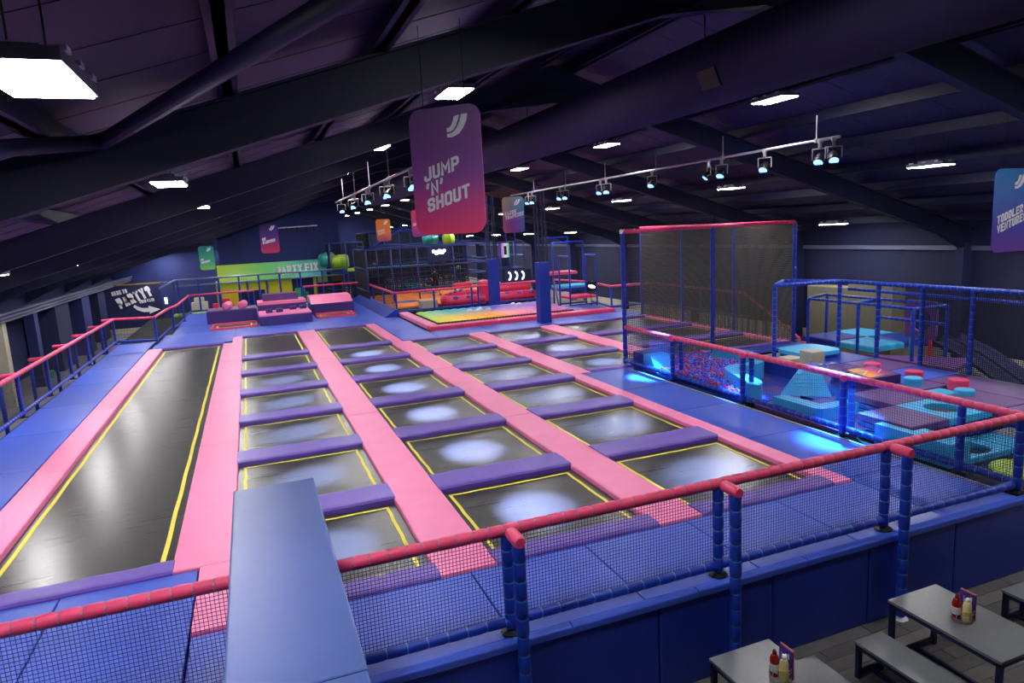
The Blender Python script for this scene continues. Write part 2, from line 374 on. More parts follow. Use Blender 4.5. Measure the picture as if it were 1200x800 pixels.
# big round duct under the ridge
dt = thing('air_duct', 'large round dark duct hanging under the roof ridge', 'duct', (6.78, 20, 6.2))
d = MB(); pr = []
pr = [(0, .5), (1, .5)]
d.path((6.78, 1, 6.2), (6.78, 39, 6.2), pr, 28); d.build('tube', 'duct', dt, smooth=True)
g = MB(); a = math.radians(12)
g.box(-.02, .02, -.2, .2, -.14, .14)
gv = [(6.78 + .5 * math.cos(a) + v[0] * math.cos(a) - v[2] * math.sin(-a), 10.2 + v[1], 6.2 - .5 * math.sin(a) + v[2] * math.cos(a) - v[0] * math.sin(a)) for v in g.v]
# grille faces the left/front side seen from below
gg = MB(); th = math.radians(-155)
for v in g.v:
    X = .505 + v[0]; Z = v[2]
    gg.v.append((6.78 + X * math.cos(th) - Z * math.sin(th), 8.3 + v[1] , 6.2 + X * math.sin(th) + Z * math.cos(th)))
gg.f = g.f[:]
gg.build('grille', 'blackmetal', dt)
for k in range(5):
    y = 8 + 7 * k
    MB().tube((6.78, y + 1, 6.7), (6.78, y + 1, 7.75), .01, 5).build('hanger', 'blackmetal', dt)
# round bracing tubes near the first frame
bt = thing('roof_brace', 'round steel wind brace crossing the roof above the near light', 'brace', (-1.2, 8, 5.1))
MB().tube((-1.2, 7.85, 5.1), (1.8, 2.03, 5.61), .075, 12).build('diagonal_tube', 'steel', bt, smooth=True)
MB().tube((-1.2, 7.85, 5.1), (-2.6, 6.0, 4.75), .075, 12).build('diagonal_tube', 'steel', bt, smooth=True)

# ------------------------------------------------------------------ high-bay lights
def panel_proto():
    t = thing('ceiling_light', 'x', 'ceiling light', (0, 0, 0), 'high bay ceiling lights')
    MB().box(-.225, .225, -.46, .46, 0, .07).box(-.1, .1, -.25, .25, .07, .13).build('housing', 'housing', t)
    MB().box(-.205, .205, -.43, .43, -.012, 0).build('diffuser', 'panel', t)
    for sx in (-.22, .22):
        for y in (-.32, 0, .32): MB().box(sx - .02, sx + .02, y - .05, y + .05, .07, .1).build('clip', 'white', t)
    for y in (-.4, .4): MB().tube((0, y, .1), (0, y, .55), .006, 5).build('hanger', 'blackmetal', t)
    return t
LP = panel_proto(); first = True
rows = [(-5.4, 'row beside the left wall'), (-.97, 'row over the tumble track'), (3.55, 'row left of the round duct'), (10.37, 'row right of the round duct'), (14.93, 'row over the net enclosure'), (19.36, 'row beside the right wall')]
for rx, rn in rows:
    for i in range(11):
        y = 4.5 + 7 * i
        if i == 0 and rx > 3: pass
        z = rz(rx) + .24
        lab = '%s ceiling light panel from the front, %s' % (ORD[i], rn)
        if first: o = LP; o.location = (rx, y, z); o['label'] = lab; first = False
        else: o = dup(LP, (rx, y, z), 0, lab)

# ================================================================== PLAY DECK
deck = thing('play_deck', 'raised deck of blue vinyl mats carrying the trampolines', 'platform', (0, 5.85, 0))
b = MB()
b.box(-5.8, -.42, 5.9, 7.45, -.3, -.14).box(.42, 9.75, 5.9, 7.45, -.3, -.14).box(-5.8, 9.75, 7.45, 27.6, -.3, -.14).box(-5.8, 6.8, 27.6, 45.4, -.3, -.14).box(9.75, 16.4, 16.9, 27.6, -.3, -.14)
b.build('base', 'under', deck)
def mats(x0, x1, y0, y1, nx, ny, z=0.0, m='blue', name='floor_mat', par=None, t=.08, sp=.008):
    for i in range(nx):
        for j in range(ny):
            a = x0 + (x1 - x0) * i / nx; c = x0 + (x1 - x0) * (i + 1) / nx
            e = y0 + (y1 - y0) * j / ny; f = y0 + (y1 - y0) * (j + 1) / ny
            MB().pad(a + sp, c - sp, e + sp, f - sp, z - t, z - random.random() * .004, .012).build(name, m, par or deck)
mats(-5.62, -4.19, 9.0, 33.0, 1, 8, z=-.01)
mats(-5.62, -4.06, 5.9, 9.0, 1, 1, z=-.01); mats(-4.06, -2.53, 5.9, 9.02, 1, 1, z=-.01); mats(-2.53, -1.01, 5.9, 9.02, 1, 1, z=-.01)
for xa, xb in ((-1.0, -.415), (.415, 2.1), (2.1, 3.64), (3.64, 5.19), (5.19, 6.72), (6.72, 8.26)): mats(xa, xb, 5.9, 7.4, 1, 1, z=-.01)
mats(8.26, 9.68, 5.9, 7.5, 1, 1, z=-.01); mats(8.26, 9.68, 7.5, 16.54, 1, 4, z=-.01)
mats(-4.06, -.98, 30.9, 32.05, 1, 1, z=-.01); mats(-5.62, -4.06, 33.0, 33.3, 1, 1, z=-.01)
mats(-4.0, 5.3, 32.05, 35.3, 3, 1, z=-.01); mats(-3.7, 6.8, 35.3, 45.3, 4, 3, z=-.01)
mats(5.3, 6.72, 25.95, 35.3, 1, 3, z=-.01); mats(6.72, 15.8, 25.95, 27.6, 4, 1, z=-.01)
mats(15.8, 16.3, 25.95, 28.5, 1, 1, z=-.012)
mats(9.68, 16.2, 16.3, 16.85, 2, 1, z=-.01)
MB().pad(8.62, 9.7, 16.54, 16.62, -.08, 0, .01).build('edge_pad', 'purple', deck)
# underlay visible in the seams between pads
# skirt wall
sk = thing('deck_skirt', 'navy padded skirt panels along the front edge of the deck', 'skirt wall', (2, 5.83, GZ))
xs = [-6.0, -4.4, -2.85, -1.3, -.42, .42, 2.18, 3.74, 5.29, 6.8, 8.33, 9.8]
for a, c in zip(xs[:-1], xs[1:]):
    if a == -.42: continue
    q = MB().pad(a + .006, c - .006, GZ, -.07, 0, .07, .02)
    q.v = [(v[0], 5.88 - v[2], v[1]) for v in q.v]; q.f = [f[::-1] for f in q.f]; q.build('skirt_panel', 'bluedk', sk)
for a, c in ((-6, -4), (-4, -2.2), (-2.2, -.42), (.42, 2.7), (2.7, 4.25), (4.25, 5.8), (5.8, 7.3), (7.3, 9.9)):
    MB().pad(a + .004, c - .004, 5.79, 5.9, -.075, .0, .015).build('coping_pad', 'blue', sk)

# strips (long pink pads)
def strip(lab, pieces, m='pink', z=.0):
    t = thing('pad_strip', lab, 'floor pad', ((pieces[0][0] + pieces[0][1]) / 2, pieces[0][2], z), 'long pink pads between the trampolines')
    for x0, x1, y0, y1 in pieces: MB().pad(x0 + .003, x1 - .003, y0 + .003, y1 - .003, z - .11, z + .012, .02).build('pad', m, t)
def cuts(x0, x1, y0, y1, n): return [(x0, x1, y0 + (y1 - y0) * i / n, y0 + (y1 - y0) * (i + 1) / n) for i in range(n)]
strip('long pink pad on the left side of the long tumble track', cuts(-4.16, -3.6, 9.1, 30.6, 4))
strip('wide pink pad between tumble track and first column of trampolines', cuts(-1.335, -.58, 9.05, 20.6, 2) + cuts(-1.0, -.58, 7.44, 9.05, 1) + cuts(-1.335, -.58, 20.6, 30.2, 2) + [(-.98, -.58, 30.2, 32.0)])
strip('pink pad between first and second column of trampolines', cuts(1.72, 2.47, 7.4, 31.8, 3))
strip('pink pad between second and third column of trampolines', cuts(4.78, 5.52, 7.4, 25.7, 3) + [(4.78, 5.24, 25.7, 31.9)])
strip('pink pad right of the third trampoline column, narrow in front', cuts(7.87, 8.25, 7.4, 16.55, 2) + cuts(7.87, 8.6, 16.55, 25.8, 2))
strip('pink pad right of the fourth trampoline column, running behind the net', cuts(10.95, 11.7, 16.95, 25.7, 2))
strip('pink pad along the foot of the far net panels', cuts(15.95, 16.35, 16.95, 25.85, 2))

# purple cross pads
def cross(x0, x1, y0, y1, lab):
    b = MB(); n = 10; v = []; f = []
    sag = random.uniform(.0, .006)
    prof = [(y0, -.09), (y0, .0), (y0 + .03, .028), (y0 + .08, .034), (y1 - .08, .034), (y1 - .02, .026), (y1, .0), (y1, -.09)]
    for i in range(n + 1):
        x = x0 + (x1 - x0) * i / n; e = .014 * math.sin(i * 1.9 + y0) * (0 if i in (0, n) else 1)
        for (y, z) in prof: v.append((x, y + e * .6, z - sag * math.sin(PI * i / n) + (e * .2 if z > 0 else 0)))
    k = len(prof)
    for i in range(n):
        for j in range(k - 1): f.append((i * k + j, (i + 1) * k + j, (i + 1) * k + j + 1, i * k + j + 1))
    f += [tuple(range(k)), tuple(range(n * k, n * k + k))[::-1]]
    b.add(v, f); o = b.build('cross_pad', 'purple', loc=((x0 + x1) / 2, (y0 + y1) / 2, 0)); tag(o, lab, 'floor pad', 'purple pads across the trampoline columns')
colnames = ['first column, next to the tumble track', 'second column of trampolines', 'third column of trampolines', 'fourth column, left of the net post', 'fifth column, behind the net']
cols = [(-.58, 1.72), (2.47, 4.78), (5.52, 7.87), (8.6, 10.95), (11.7, 15.95)]
backY = {0: [7.77, 10.8, 13.95, 16.97, 20.07, 23.15, 26.2], 1: [7.77, 10.8, 13.93, 16.93, 20.08, 23.13, 26.25], 2: [7.77, 10.83, 13.85, 16.83, 19.84, 23.0], 3: [16.95, 19.8, 22.8], 4: [17.1, 19.8, 22.8]}
farY = {0: 31.75, 1: 31.75, 2: 25.5, 3: 25.45, 4: 25.5}
BEDS = []
def bed(x0, x1, y0, y1, lab, gl=.12, gr=.14, z=-.07):
    t = thing('trampoline', lab, 'trampoline', ((x0 + x1) / 2, (y0 + y1) / 2, z), 'dark trampoline beds in the grid')
    # slightly sagging bed
    n = 8; v = []; f = []
    for i in range(n + 1):
        for j in range(n + 1):
            x = x0 - .02 + (x1 - x0 + .04) * i / n; y = y0 - .02 + (y1 - y0 + .04) * j / n
            v.append((x, y, z - .03 * math.sin(PI * i / n) * math.sin(PI * j / n)))
    for i in range(n):
        for j in range(n): f.append((i * (n + 1) + j, (i + 1) * (n + 1) + j, (i + 1) * (n + 1) + j + 1, i * (n + 1) + j + 1))
    b = MB(); b.add(v, f); b.build('bed', 'bed', t, smooth=True)
    a, c, e, g = x0 + gl, x1 - gr, y0 + .1, y1 - .1; s = .025
    def zz(x, y): return z + .006 - .03 * math.sin(PI * (x - x0) / (x1 - x0)) * math.sin(PI * (y - y0) / (y1 - y0))
    for (p, q) in (((a, e), (c, e)), ((c, e), (c, g)), ((c, g), (a, g)), ((a, g), (a, e))):
        b = MB(); m = 8; dx, dy = q[0] - p[0], q[1] - p[1]; L = math.hypot(dx, dy); nx, ny = -dy / L * s, dx / L * s; ex, ey = dx / L * s, dy / L * s
        vv = []
        for i in range(m + 1):
            X = p[0] - ex + (dx + 2 * ex) * i / m; Y = p[1] - ey + (dy + 2 * ey) * i / m; w_ = .012 * math.sin(i * 2.3 + x0 + y0)
            X += ny * 0 + nx / s * w_ * .5; Y += ny / s * w_ * .5
            vv += [(X + nx, Y + ny, zz(X, Y)), (X - nx, Y - ny, zz(X, Y))]
        b.add(vv, [(2 * i, 2 * i + 1, 2 * i + 3, 2 * i + 2) for i in range(m)]); b.build('boundary_line', 'yellow', t)
    BEDS.append(((x0 + x1) / 2, (y0 + y1) / 2)); return t
for c, (x0, x1) in enumerate(cols):
    Y = backY[c]; n = len(Y)
    for j, y in enumerate(Y):
        d_ = .7 if c != 3 or j else .35
        if j == 0: d_ = .37
        if c == 4 and j == 0: d_ = .2
        if c == 0 and j == 0:
            cross(.42, x1 + .02, y - d_, y, 'thin purple pad at the front edge of the first column')
        else:
            cross(x0 - .02, x1 + .02, y - d_, y, '%s purple pad from the front in the %s' % (ORD[j], colnames[c]) if j else 'thin purple pad at the front end of the ' + colnames[c])
        top = Y[j + 1] - .75 if j + 1 < n else farY[c]
        bed(x0, x1, y + .02, top, '%s dark trampoline from the front in the %s' % (ORD[j], colnames[c]) if top - y < 4 else 'long dark trampoline at the far end of the ' + colnames[c])
    cross(x0, x1, farY[c], farY[c] + .3, 'thin purple pad at the far end of the ' + colnames[c])
# tumble track
t = thing('tumble_track', 'long black tumble track bed with two yellow side lines', 'trampoline', (-2.47, 9.4, -.08))
MB().box(-3.62, -1.31, 9.36, 30.35, -.1, -.085).build('bed', 'bed', t)
for x in (-3.49, -1.49):
    vv = []; n = 60
    for i in range(n + 1):
        y = 9.39 + 20.8 * i / n; e = .005 * math.sin(i * 1.1 + x)
        vv += [(x - .032 + e, y, -.079), (x + .032 + e, y, -.079)]
    MB().add(vv, [(2 * i, 2 * i + 1, 2 * i + 3, 2 * i + 2) for i in range(n)]).build('side_line', 'yellow', t)
MB().box(-3.5, -1.48, 30.12, 30.2, -.083, -.078).build('end_line', 'yellow', t)
cross(-3.62, -1.31, 9.02, 9.4, 'faded purple pad at the near end of the tumble track')
cross(-3.62, -1.31, 30.3, 30.62, 'thin purple pad at the far end of the tumble track')
mats(-4.19, -3.62, 9.02, 9.1, 1, 1, z=-.01)

# foreground padded wall top
sw = thing('padded_wall', 'large slate blue padded wall top rising in the front left of the floor', 'padded wall', (0, 7.4, GZ))
MB().pad(-.405, .405, 3.8, 7.4, GZ, 1.5, .012).build('wrap', 'slab', sw)
MB().pad(-.405, .405, 1.2, 3.792, GZ, 1.5, .012).build('wrap', 'slab', sw)

# ================================================================== RAILINGS
RZT, RZB = 1.1, .12
def post(t, x, y, z0=0.0, z1=1.0, r=.062, foot=True, fine=True, m='post'):
    b = MB()
    if foot: b.lathe((x, y, z0 - .002), [(.001, 0), (.11, 0), (.11, .012), (.06, .03), (.001, .03)], 12)
    else: b.tube((x, y, z0), (x, y, z0 + .03), r * .6)
    b.tube((x, y, z0), (x, y, z1), r * .5, 8)
    p = b.build('post', 'blackmetal', t)
    if fine: sleeves(p, (x, y, z0 + .04), (x, y, z1), r, m, .165, 'tie')
    else: MB().padtube((x, y, z0 + .02), (x, y, z1), r).build('foam_cover', m, p, smooth=True)
    return p
# front railing
fr = thing('front_railing', 'pink topped net railing along the front of the deck, right of the slate wall', 'railing', (.5, 5.95, 0))
tr = MB().tube((.42, 6.0, RZT), (9.8, 6.0, RZT), .03).build('top_rail', 'blackmetal', fr)
sleeves(tr, (.42, 6.0, RZT), (9.8, 6.0, RZT), .062, 'railpink', .165, 'tiegrey')
br = MB().tube((.42, 6.0, RZB), (9.75, 6.0, RZB), .03).build('bottom_rail', 'blackmetal', fr)
sleeves(br, (.42, 6.0, RZB), (9.7, 6.0, RZB), .058, 'post', .2, 'tie')
for x in (2.1, 4.66, 7.24): post(fr, x, 6.0, 0, RZT - .04)
for x in (2.1, 4.66, 7.24):      # outer posts down to the cafe floor, with a short pink stub joining the rails
    p = MB().tube((x + .02, 5.72, GZ), (x + .02, 5.72, RZT - .0), .03).lathe((x + .02, 5.72, GZ), [(.001, 0), (.1, 0), (.1, .012), (.001, .02)], 12).build('outer_post', 'white', fr)
    sleeves(p, (x + .02, 5.72, GZ + .05), (x + .02, 5.72, RZT - .02), .066, 'post', .2, 'tie')
    st = MB().tube((x + .02, 6.0, RZT), (x + .02, 5.7, RZT), .03).build('stub_rail', 'blackmetal', fr)
    sleeves(st, (x + .02, 5.93, RZT), (x + .02, 5.655, RZT), .067, 'railpink', .27)
nb = MB().net((.42, 6.0, .15), (9.4, 0, 0), (0, 0, .92), .036, .0031); o = nb.build('net', 'netnavy', fr); o['kind'] = 'stuff'
# front-left railing
fl_ = thing('front_left_railing', 'pink topped net railing in the lower left corner of the deck', 'railing', (-3, 5.95, 0))
tr = MB().tube((-5.75, 6.17, RZT), (-.42, 6.17, RZT), .03).build('top_rail', 'blackmetal', fl_)
sleeves(tr, (-5.75, 6.17, RZT), (-.42, 6.17, RZT), .062, 'railpink', .165, 'tiegrey')
br = MB().tube((-5.75, 6.17, RZB), (-.42, 6.17, RZB), .03).build('bottom_rail', 'blackmetal', fl_)
sleeves(br, (-5.75, 6.17, RZB), (-.42, 6.17, RZB), .058, 'post', .2, 'tie')
for x in (-4.6,): post(fl_, x, 6.17, 0, RZT - .04)
o = MB().net((-5.75, 6.17, .15), (5.33, 0, 0), (0, 0, .92), .036, .0031).build('net', 'netnavy', fl_); o['kind'] = 'stuff'
# right railing next to the toddler area
XRR = 9.84
rr = thing('toddler_railing', 'pink topped net railing between trampolines and toddler area', 'railing', (XRR, 6, 0))
tr = MB().tube((XRR, 6.0, RZT), (XRR + .05, 16.85, RZT), .03).build('top_rail', 'blackmetal', rr)
sleeves(tr, (XRR, 6.0, RZT), (XRR + .05, 16.85, RZT), .062, 'railpink', .17, 'tiegrey')
br = MB().tube((XRR, 6.0, RZB), (XRR + .05, 16.85, RZB), .03).build('bottom_rail', 'blackmetal', rr)
sleeves(br, (XRR, 6.0, RZB), (XRR + .05, 16.85, RZB), .058, 'post', .2, 'tie')
for y in (6.0, 6.85, 9.05, 11.75, 14.4):
    post(rr, XRR - .04, y, 0, RZT - .04)
    if y > 8:
        post(rr, XRR + .3, y + .12, 0, RZT - .04)
        st = MB().tube((XRR, y, RZT), (XRR - .07, y, RZT - .01), .03).build('stub_rail', 'blackmetal', rr)
        sleeves(st, (XRR + .02, y, RZT - .01), (XRR - .1, y - .05, RZT - .01), .075, 'railpink', .2)
o = MB().net((XRR, 6.0, .15), (.05, 10.8, 0), (0, 0, .92), .045, .0022).build('net', 'netnavy', rr); o['kind'] = 'stuff'
MB().box(XRR - .22, XRR - .16, 6.1, 16.2, -.01, .012).build('floor_channel', 'housing', rr)

def far_rail(name, lab, pts, posts, z0=0, nets=True, stub=0, r=.06, netm='netblk', cell=.06):
    t = thing(name, lab, 'railing', (pts[0][0], pts[0][1], 0)); cell = .13 if 'party' in name else cell
    b = MB(); c = MB(); nn = MB()
    for p, q in zip(pts[:-1], pts[1:]):
        b.padtube((p[0], p[1], RZT), (q[0], q[1], RZT), r, .2); c.padtube((p[0], p[1], RZB), (q[0], q[1], RZB), r * .9, .2)
        if nets: nn.net((p[0], p[1], .15), (q[0] - p[0], q[1] - p[1], 0), (0, 0, .86), cell, .0035)
    b.build('top_rail', 'railpink', t, smooth=True); c.build('bottom_rail', 'post', t, smooth=True)
    if nets: nn.build('net', netm, t)['kind'] = 'stuff'
    for x, y in posts:
        post(t, x, y, 0, RZT, .055, fine=False)
        if stub:
            q = MB().padtube((x, y, GZ), (x, y, 1.0), .05); q.v = [(v[0] - .38, v[1], v[2]) for v in q.v]; q.build('outer_post', 'post', t, smooth=True)
            MB().padtube((x, y, RZT - .0), (x - .42, y, RZT), .06).build('stub_rail', 'railpink', t, smooth=True)
    return t
far_rail('left_railing', 'long pink topped railing down the left edge of the deck', [(-5.72, 6.1), (-5.72, 33.4)], [(-5.72, 33.3 - 2.65 * k) for k in range(11)], stub=1)
far_rail('party_wall_railing', 'pink railing stepping round the corner before the party wall', [(-5.72, 33.4), (-4.05, 32.7), (-3.9, 36.6), (-3.65, 38.5), (-3.6, 45.4)], [(-4.05, 32.7), (-3.75, 37), (-3.6, 41), (-3.6, 45.3)])
far_rail('far_left_railing', 'short pink railing behind the purple blocks, far left', [(-3.6, 45.5), (.15, 45.5)], [(-1.8, 45.5), (.1, 45.5)], nets=False)
far_rail('far_middle_railing', 'pink railing behind the pink wedge block', [(3.1, 45.5), (6.9, 45.5)], [(3.1, 45.5), (5, 45.5)], nets=True)
far_rail('orange_area_railing', 'pink railing running from the back to the airbag corner', [(6.9, 45.5), (6.85, 34.9)], [(6.9, 45.4), (6.88, 41.5), (6.86, 38)], nets=True)
far_rail('airbag_railing', 'pink railing behind the rainbow airbag', [(6.85, 34.9), (14.9, 34.9)], [(6.9, 34.8), (8.95, 34.9), (11.05, 34.9), (11.35, 34.7)], nets=False)
far_rail('far_right_railing', 'pink railing right of the airbag beyond the tall net', [(16.5, 31.4), (16.0, 28.5), (18.2, 28.4), (18.1, 21.7)], [(16.0, 28.5), (18.2, 28.4), (18.1, 24.5)], nets=False)
sp_ = MB().padtube((18.1, 21.7, RZT), (18.1, 18.2, -.6), .05); tag(sp_.build('stair_handrail', 'railpink', loc=(18.1, 21.7, RZT)), 'sloping pink handrail seen through the tall net', 'handrail')
# sloped low padding beside the orange area
tag(MB().prism_y([(6.05, 0), (6.75, 0), (6.75, .34), (6.65, .34)], 33.8, 45.3).build('sloped_padding', 'bluedk', loc=(6.4, 34, 0)), 'low sloped navy padding under the railing beside the orange area', 'padding')
tag(MB().box(6.4, 8.6, 46.9, 47.5, GZ, 1.3).build('storage_block', 'navydk', loc=(7.5, 47, GZ)), 'dark navy block behind the corner of the orange area railing', 'block')

# ================================================================== TALL NET ENCLOSURE
ne = thing('net_enclosure', 'tall grey net enclosure with blue padded posts and red top rails', 'net cage', (9.9, 16.9, 0))
HT = 3.8
for x, y in ((9.92, 16.95), (13.0, 16.95), (16.15, 16.95), (16.1, 19.8), (16.1, 22.9), (16.1, 25.95)):
    p = MB().tube((x, y, 0), (x, y, HT), .03).lathe((x, y, 0), [(.001, 0), (.12, 0), (.12, .02), (.001, .02)], 10).build('post', 'blackmetal', ne)
    sleeves(p, (x, y, .02), (x, y, HT), .065 if y < 17 else .055, 'post', .2)
b = MB().tube((9.9, 16.95, HT), (16.15, 16.95, HT), .03).build('top_rail', 'blackmetal', ne)
sleeves(b, (9.9, 16.95, HT), (16.15, 16.95, HT), .06, 'railpink', .2)
b = MB().tube((16.1, 17, HT), (16.1, 25.95, HT), .03).build('top_rail', 'blackmetal', ne)
sleeves(b, (16.1, 17, HT), (16.1, 25.95, HT), .06, 'railpink', .2)
MB().lathe((9.9, 16.95, HT + .0), [(.001, -.05), (.06, -.05), (.06, .06), (.001, .06)], 8).build('post_cap', 'white', ne)
o = MB().net((9.95, 16.95, .1), (6.15, 0, 0), (0, 0, HT - .15), .05, .008).build('net', 'netgrey', ne); o['kind'] = 'stuff'
o = MB().net((16.1, 17.0, .02), (0, 8.95, 0), (0, 0, HT - .07), .055, .013).build('net', 'netgrey', ne); o['kind'] = 'stuff'

# ================================================================== TODDLER AREA
tf = thing('toddler_floor', 'blue and purple soft floor of the toddler area', 'soft floor', (12, 12, 0))
PZ = .38
MB().box(9.95, 12.4, 6.0, 16.85, -.3, -.09).build('base', 'under', tf)
def shape(name, lab, cat, mb, m, loc, group=None, smooth=False):
    return tag(mb.build(name, m, loc=loc, smooth=smooth), lab, cat, group)
for (x0, x1, y0, y1, m_) in ((9.97, 11.1, 9.07, 10.3, 'plum'), (9.97, 11.08, 10.3, 11.6, 'plum'), (10.4, 12.35, 11.6, 12.5, 'bluedk'), (10.7, 12.35, 12.5, 13.5, 'bluedk'), (11.0, 12.35, 13.5, 14.2, 'bluedk'), (12.6, 13.8, 14.0, 15.2, 'bluedk'), (12.6, 13.8, 15.2, 16.6, 'bluedk'), (11.3, 12.35, 11.2, 11.6, 'bluedk'), (11.1, 11.58, 10.3, 11.2, 'plum'), (11.6, 12.2, 10.97, 11.2, 'plum')):
    MB().pad(x0 + .006, x1 - .006, y0 + .006, y1 - .006, -.08, 0, .01).build('soft_tile', m_, tf)
rp_ = thing('raised_platform', 'raised platform of purple and blue mats carrying the round blocks', 'platform', (13, 11, 0))
GX = [11.1, 12.2, 13.3, 14.45]; GY = [10.15, 11.2, 12.35, 13.95]
pal = {(1, 0): 'blue', (2, 0): 'blue', (1, 1): 'plumdark', (2, 1): 'plum', (1, 2): 'bluedk', (2, 2): 'bluedk'}
for (i, j), m_ in pal.items():
    MB().pad(GX[i] + .006, GX[i + 1] - .006, GY[j] + .006, GY[j + 1] - .006, PZ - .1, PZ, .02).build('mat', m_, rp_)
MB().pad(11.6, 12.2, 10.16, 10.95, PZ - .1, PZ, .02).build('mat', 'plumdark', rp_)
MB().box(11.62, 12.24, 10.18, 10.93, -.05, PZ - .1).box(12.24, 14.42, 10.18, 11.17, -.05, PZ - .1).box(12.24, 14.42, 11.18, 13.92, -.05, PZ - .1).build('plinth', 'bluedk', rp_)
def module(i, x0, x1, y0, y1, z, m_, lab, hole=False):
    t = thing('platform_pad', lab, 'soft pad', ((x0 + x1) / 2, (y0 + y1) / 2, z), 'square platform pads of the toddler maze')
    x0 += .012; x1 -= .012; y0 += .012; y1 -= .012
    if not hole: MB().pad(x0, x1, y0, y1, z - .12, z, .02).build('top', m_, t)
    else:
        c = ((x0 + x1) / 2, (y0 + y1) / 2); n = 24; r = .31; v = []; f = []
        for k in range(n):
            a = 2 * PI * k / n + PI / 4; ca, sa = math.cos(a), math.sin(a); s_ = .5 / max(abs(ca), abs(sa))
            for (px, py, pz) in ((c[0] + ca * s_ * (x1 - x0), c[1] + sa * s_ * (y1 - y0), z - .12), (c[0] + ca * s_ * (x1 - x0), c[1] + sa * s_ * (y1 - y0), z), (c[0] + ca * r, c[1] + sa * r, z), (c[0] + ca * r, c[1] + sa * r, z - .12)): v.append((px, py, pz))
        for k in range(n):
            j = (k + 1) % n
            for q in range(3): f.append((4 * k + q, 4 * k + q + 1, 4 * j + q + 1, 4 * j + q)[::-1])
        MB().add(v, f).build('top', m_, t)
        MB().lathe((c[0], c[1], z - .13), [(.001, 0), (.32, 0), (.32, .03), (.001, .03)], 20).build('hole_net', 'netgrey', t)
PP = [(10.15, 11.1, 7.95, 9.07, PZ, 'plum', 'purple pad left of the upper cyan pad with the hole', 0), (11.1, 12.2, 7.95, 9.07, PZ, 'cyan', 'upper cyan pad with a round hole', 1),
      (11.1, 12.2, 9.07, 10.15, PZ, 'plum', 'purple pad behind the upper cyan pad', 0), (12.2, 13.3, 7.95, 9.07, PZ, 'plum', 'purple pad right of the upper cyan pad', 0),
      (12.2, 13.3, 6.8, 7.95, PZ, 'plum', 'purple pad near the right edge of the picture', 0), (13.3, 14.45, 7.95, 10.15, PZ, 'plum', 'long purple pad by the blue frame on the right', 0), (13.3, 14.45, 6.8, 7.95, PZ, 'bluedk', 'navy pad by the right blue frame post', 0),
      (10.45, 11.55, 7.15, 7.93, 0, 'cyan', 'lower cyan pad with a round hole', 1), (11.58, 12.15, 7.15, 7.93, 0, 'cyan', 'small lower cyan pad by the corner post', 0), (11.58, 12.65, 6.15, 7.13, -.02, 'plum', 'low purple pad near the rail corner', 0),
      (12.2, 12.95, 9.07, 9.55, PZ + .001, 'cyan', 'small cyan pad behind the purple pads', 0), (12.2, 13.3, 9.57, 10.15, PZ, 'plum', 'narrow purple pad before the red round blocks', 0)]
for i, (a, c, e, g_, z, m_, lab, h) in enumerate(PP): module(i, a, c, e, g_, z, m_, lab, h)
pf = thing('maze_frame', 'blue padded pipe frame under the toddler maze pads', 'pipe frame', (11, 8.7, -.1))
for p, q in (((10.2, 8.0, .18), (14.4, 8.0, .18)), ((10.2, 8.0, .02), (14.4, 8.0, .02)), ((10.2, 8.0, .18), (10.2, 9.05, .18)), ((10.2, 8.0, .02), (10.2, 9.05, .02)), ((11.15, 9.1, .18), (11.15, 10.1, .18)), ((10.2, 9.03, .18), (11.1, 9.03, .18)), ((12.25, 6.8, .18), (12.25, 7.95, .18))):
    MB().padtube(p, q, .055).build('pipe', 'post', pf, smooth=True)
for x in (10.2, 11.1, 12.2, 13.3, 14.4): MB().padtube((x, 8.01, -.1), (x, 8.01, .26), .055).build('upright', 'post', pf, smooth=True)
shape('rock_cushion', 'lime green cushion lying low in the toddler area by the corner post', 'cushion', MB().lathe((10.95, 6.62, -.3), [(.001, 0), (.46, 0), (.5, .15), (.44, .24), (.001, .26)], 18), 'lime', (10.95, 6.62, -.3))
wc = MB()
for i in range(26):
    a = random.random() * 2 * PI; r = random.random() * .3
    wc.path((11.1 + r * math.cos(a), 6.6 + r * math.sin(a) * .6, .02), (11.1 + r * math.cos(a) + .04, 6.6 + r * math.sin(a) * .6, .09 + random.random() * .07), [(0, .08), (.5, .1), (1, .03)], 6)
shape('crumpled_cover', 'crumpled white cover on the lime green cushion', 'cover', wc, 'white', (11.1, 6.6, -.04), smooth=True)

# long cyan wedge and L beam
shape('cyan_wedge', 'long sky blue wedge beside the rail near the front', 'soft block', MB().prism_y([(9.96, -.05), (10.14, -.05), (10.14, .34), (9.96, .34)], 7.9, 8.5).prism_y([(9.96, -.05), (10.42, -.05), (10.4, .34), (9.96, .34)], 7.1, 7.9), 'cyan', (10.1, 8, 0))
lb = MB().prism([(10.05, 11.1), (10.05, 10.0), (10.15, 9.85), (11.08, 9.85), (11.08, 10.14), (10.4, 10.17), (10.35, 11.1)], 0, .26)
shape('l_shaped_beam', 'sky blue L shaped soft beam on the toddler floor', 'soft block', lb, 'cyan', (10.5, 10.4, 0))
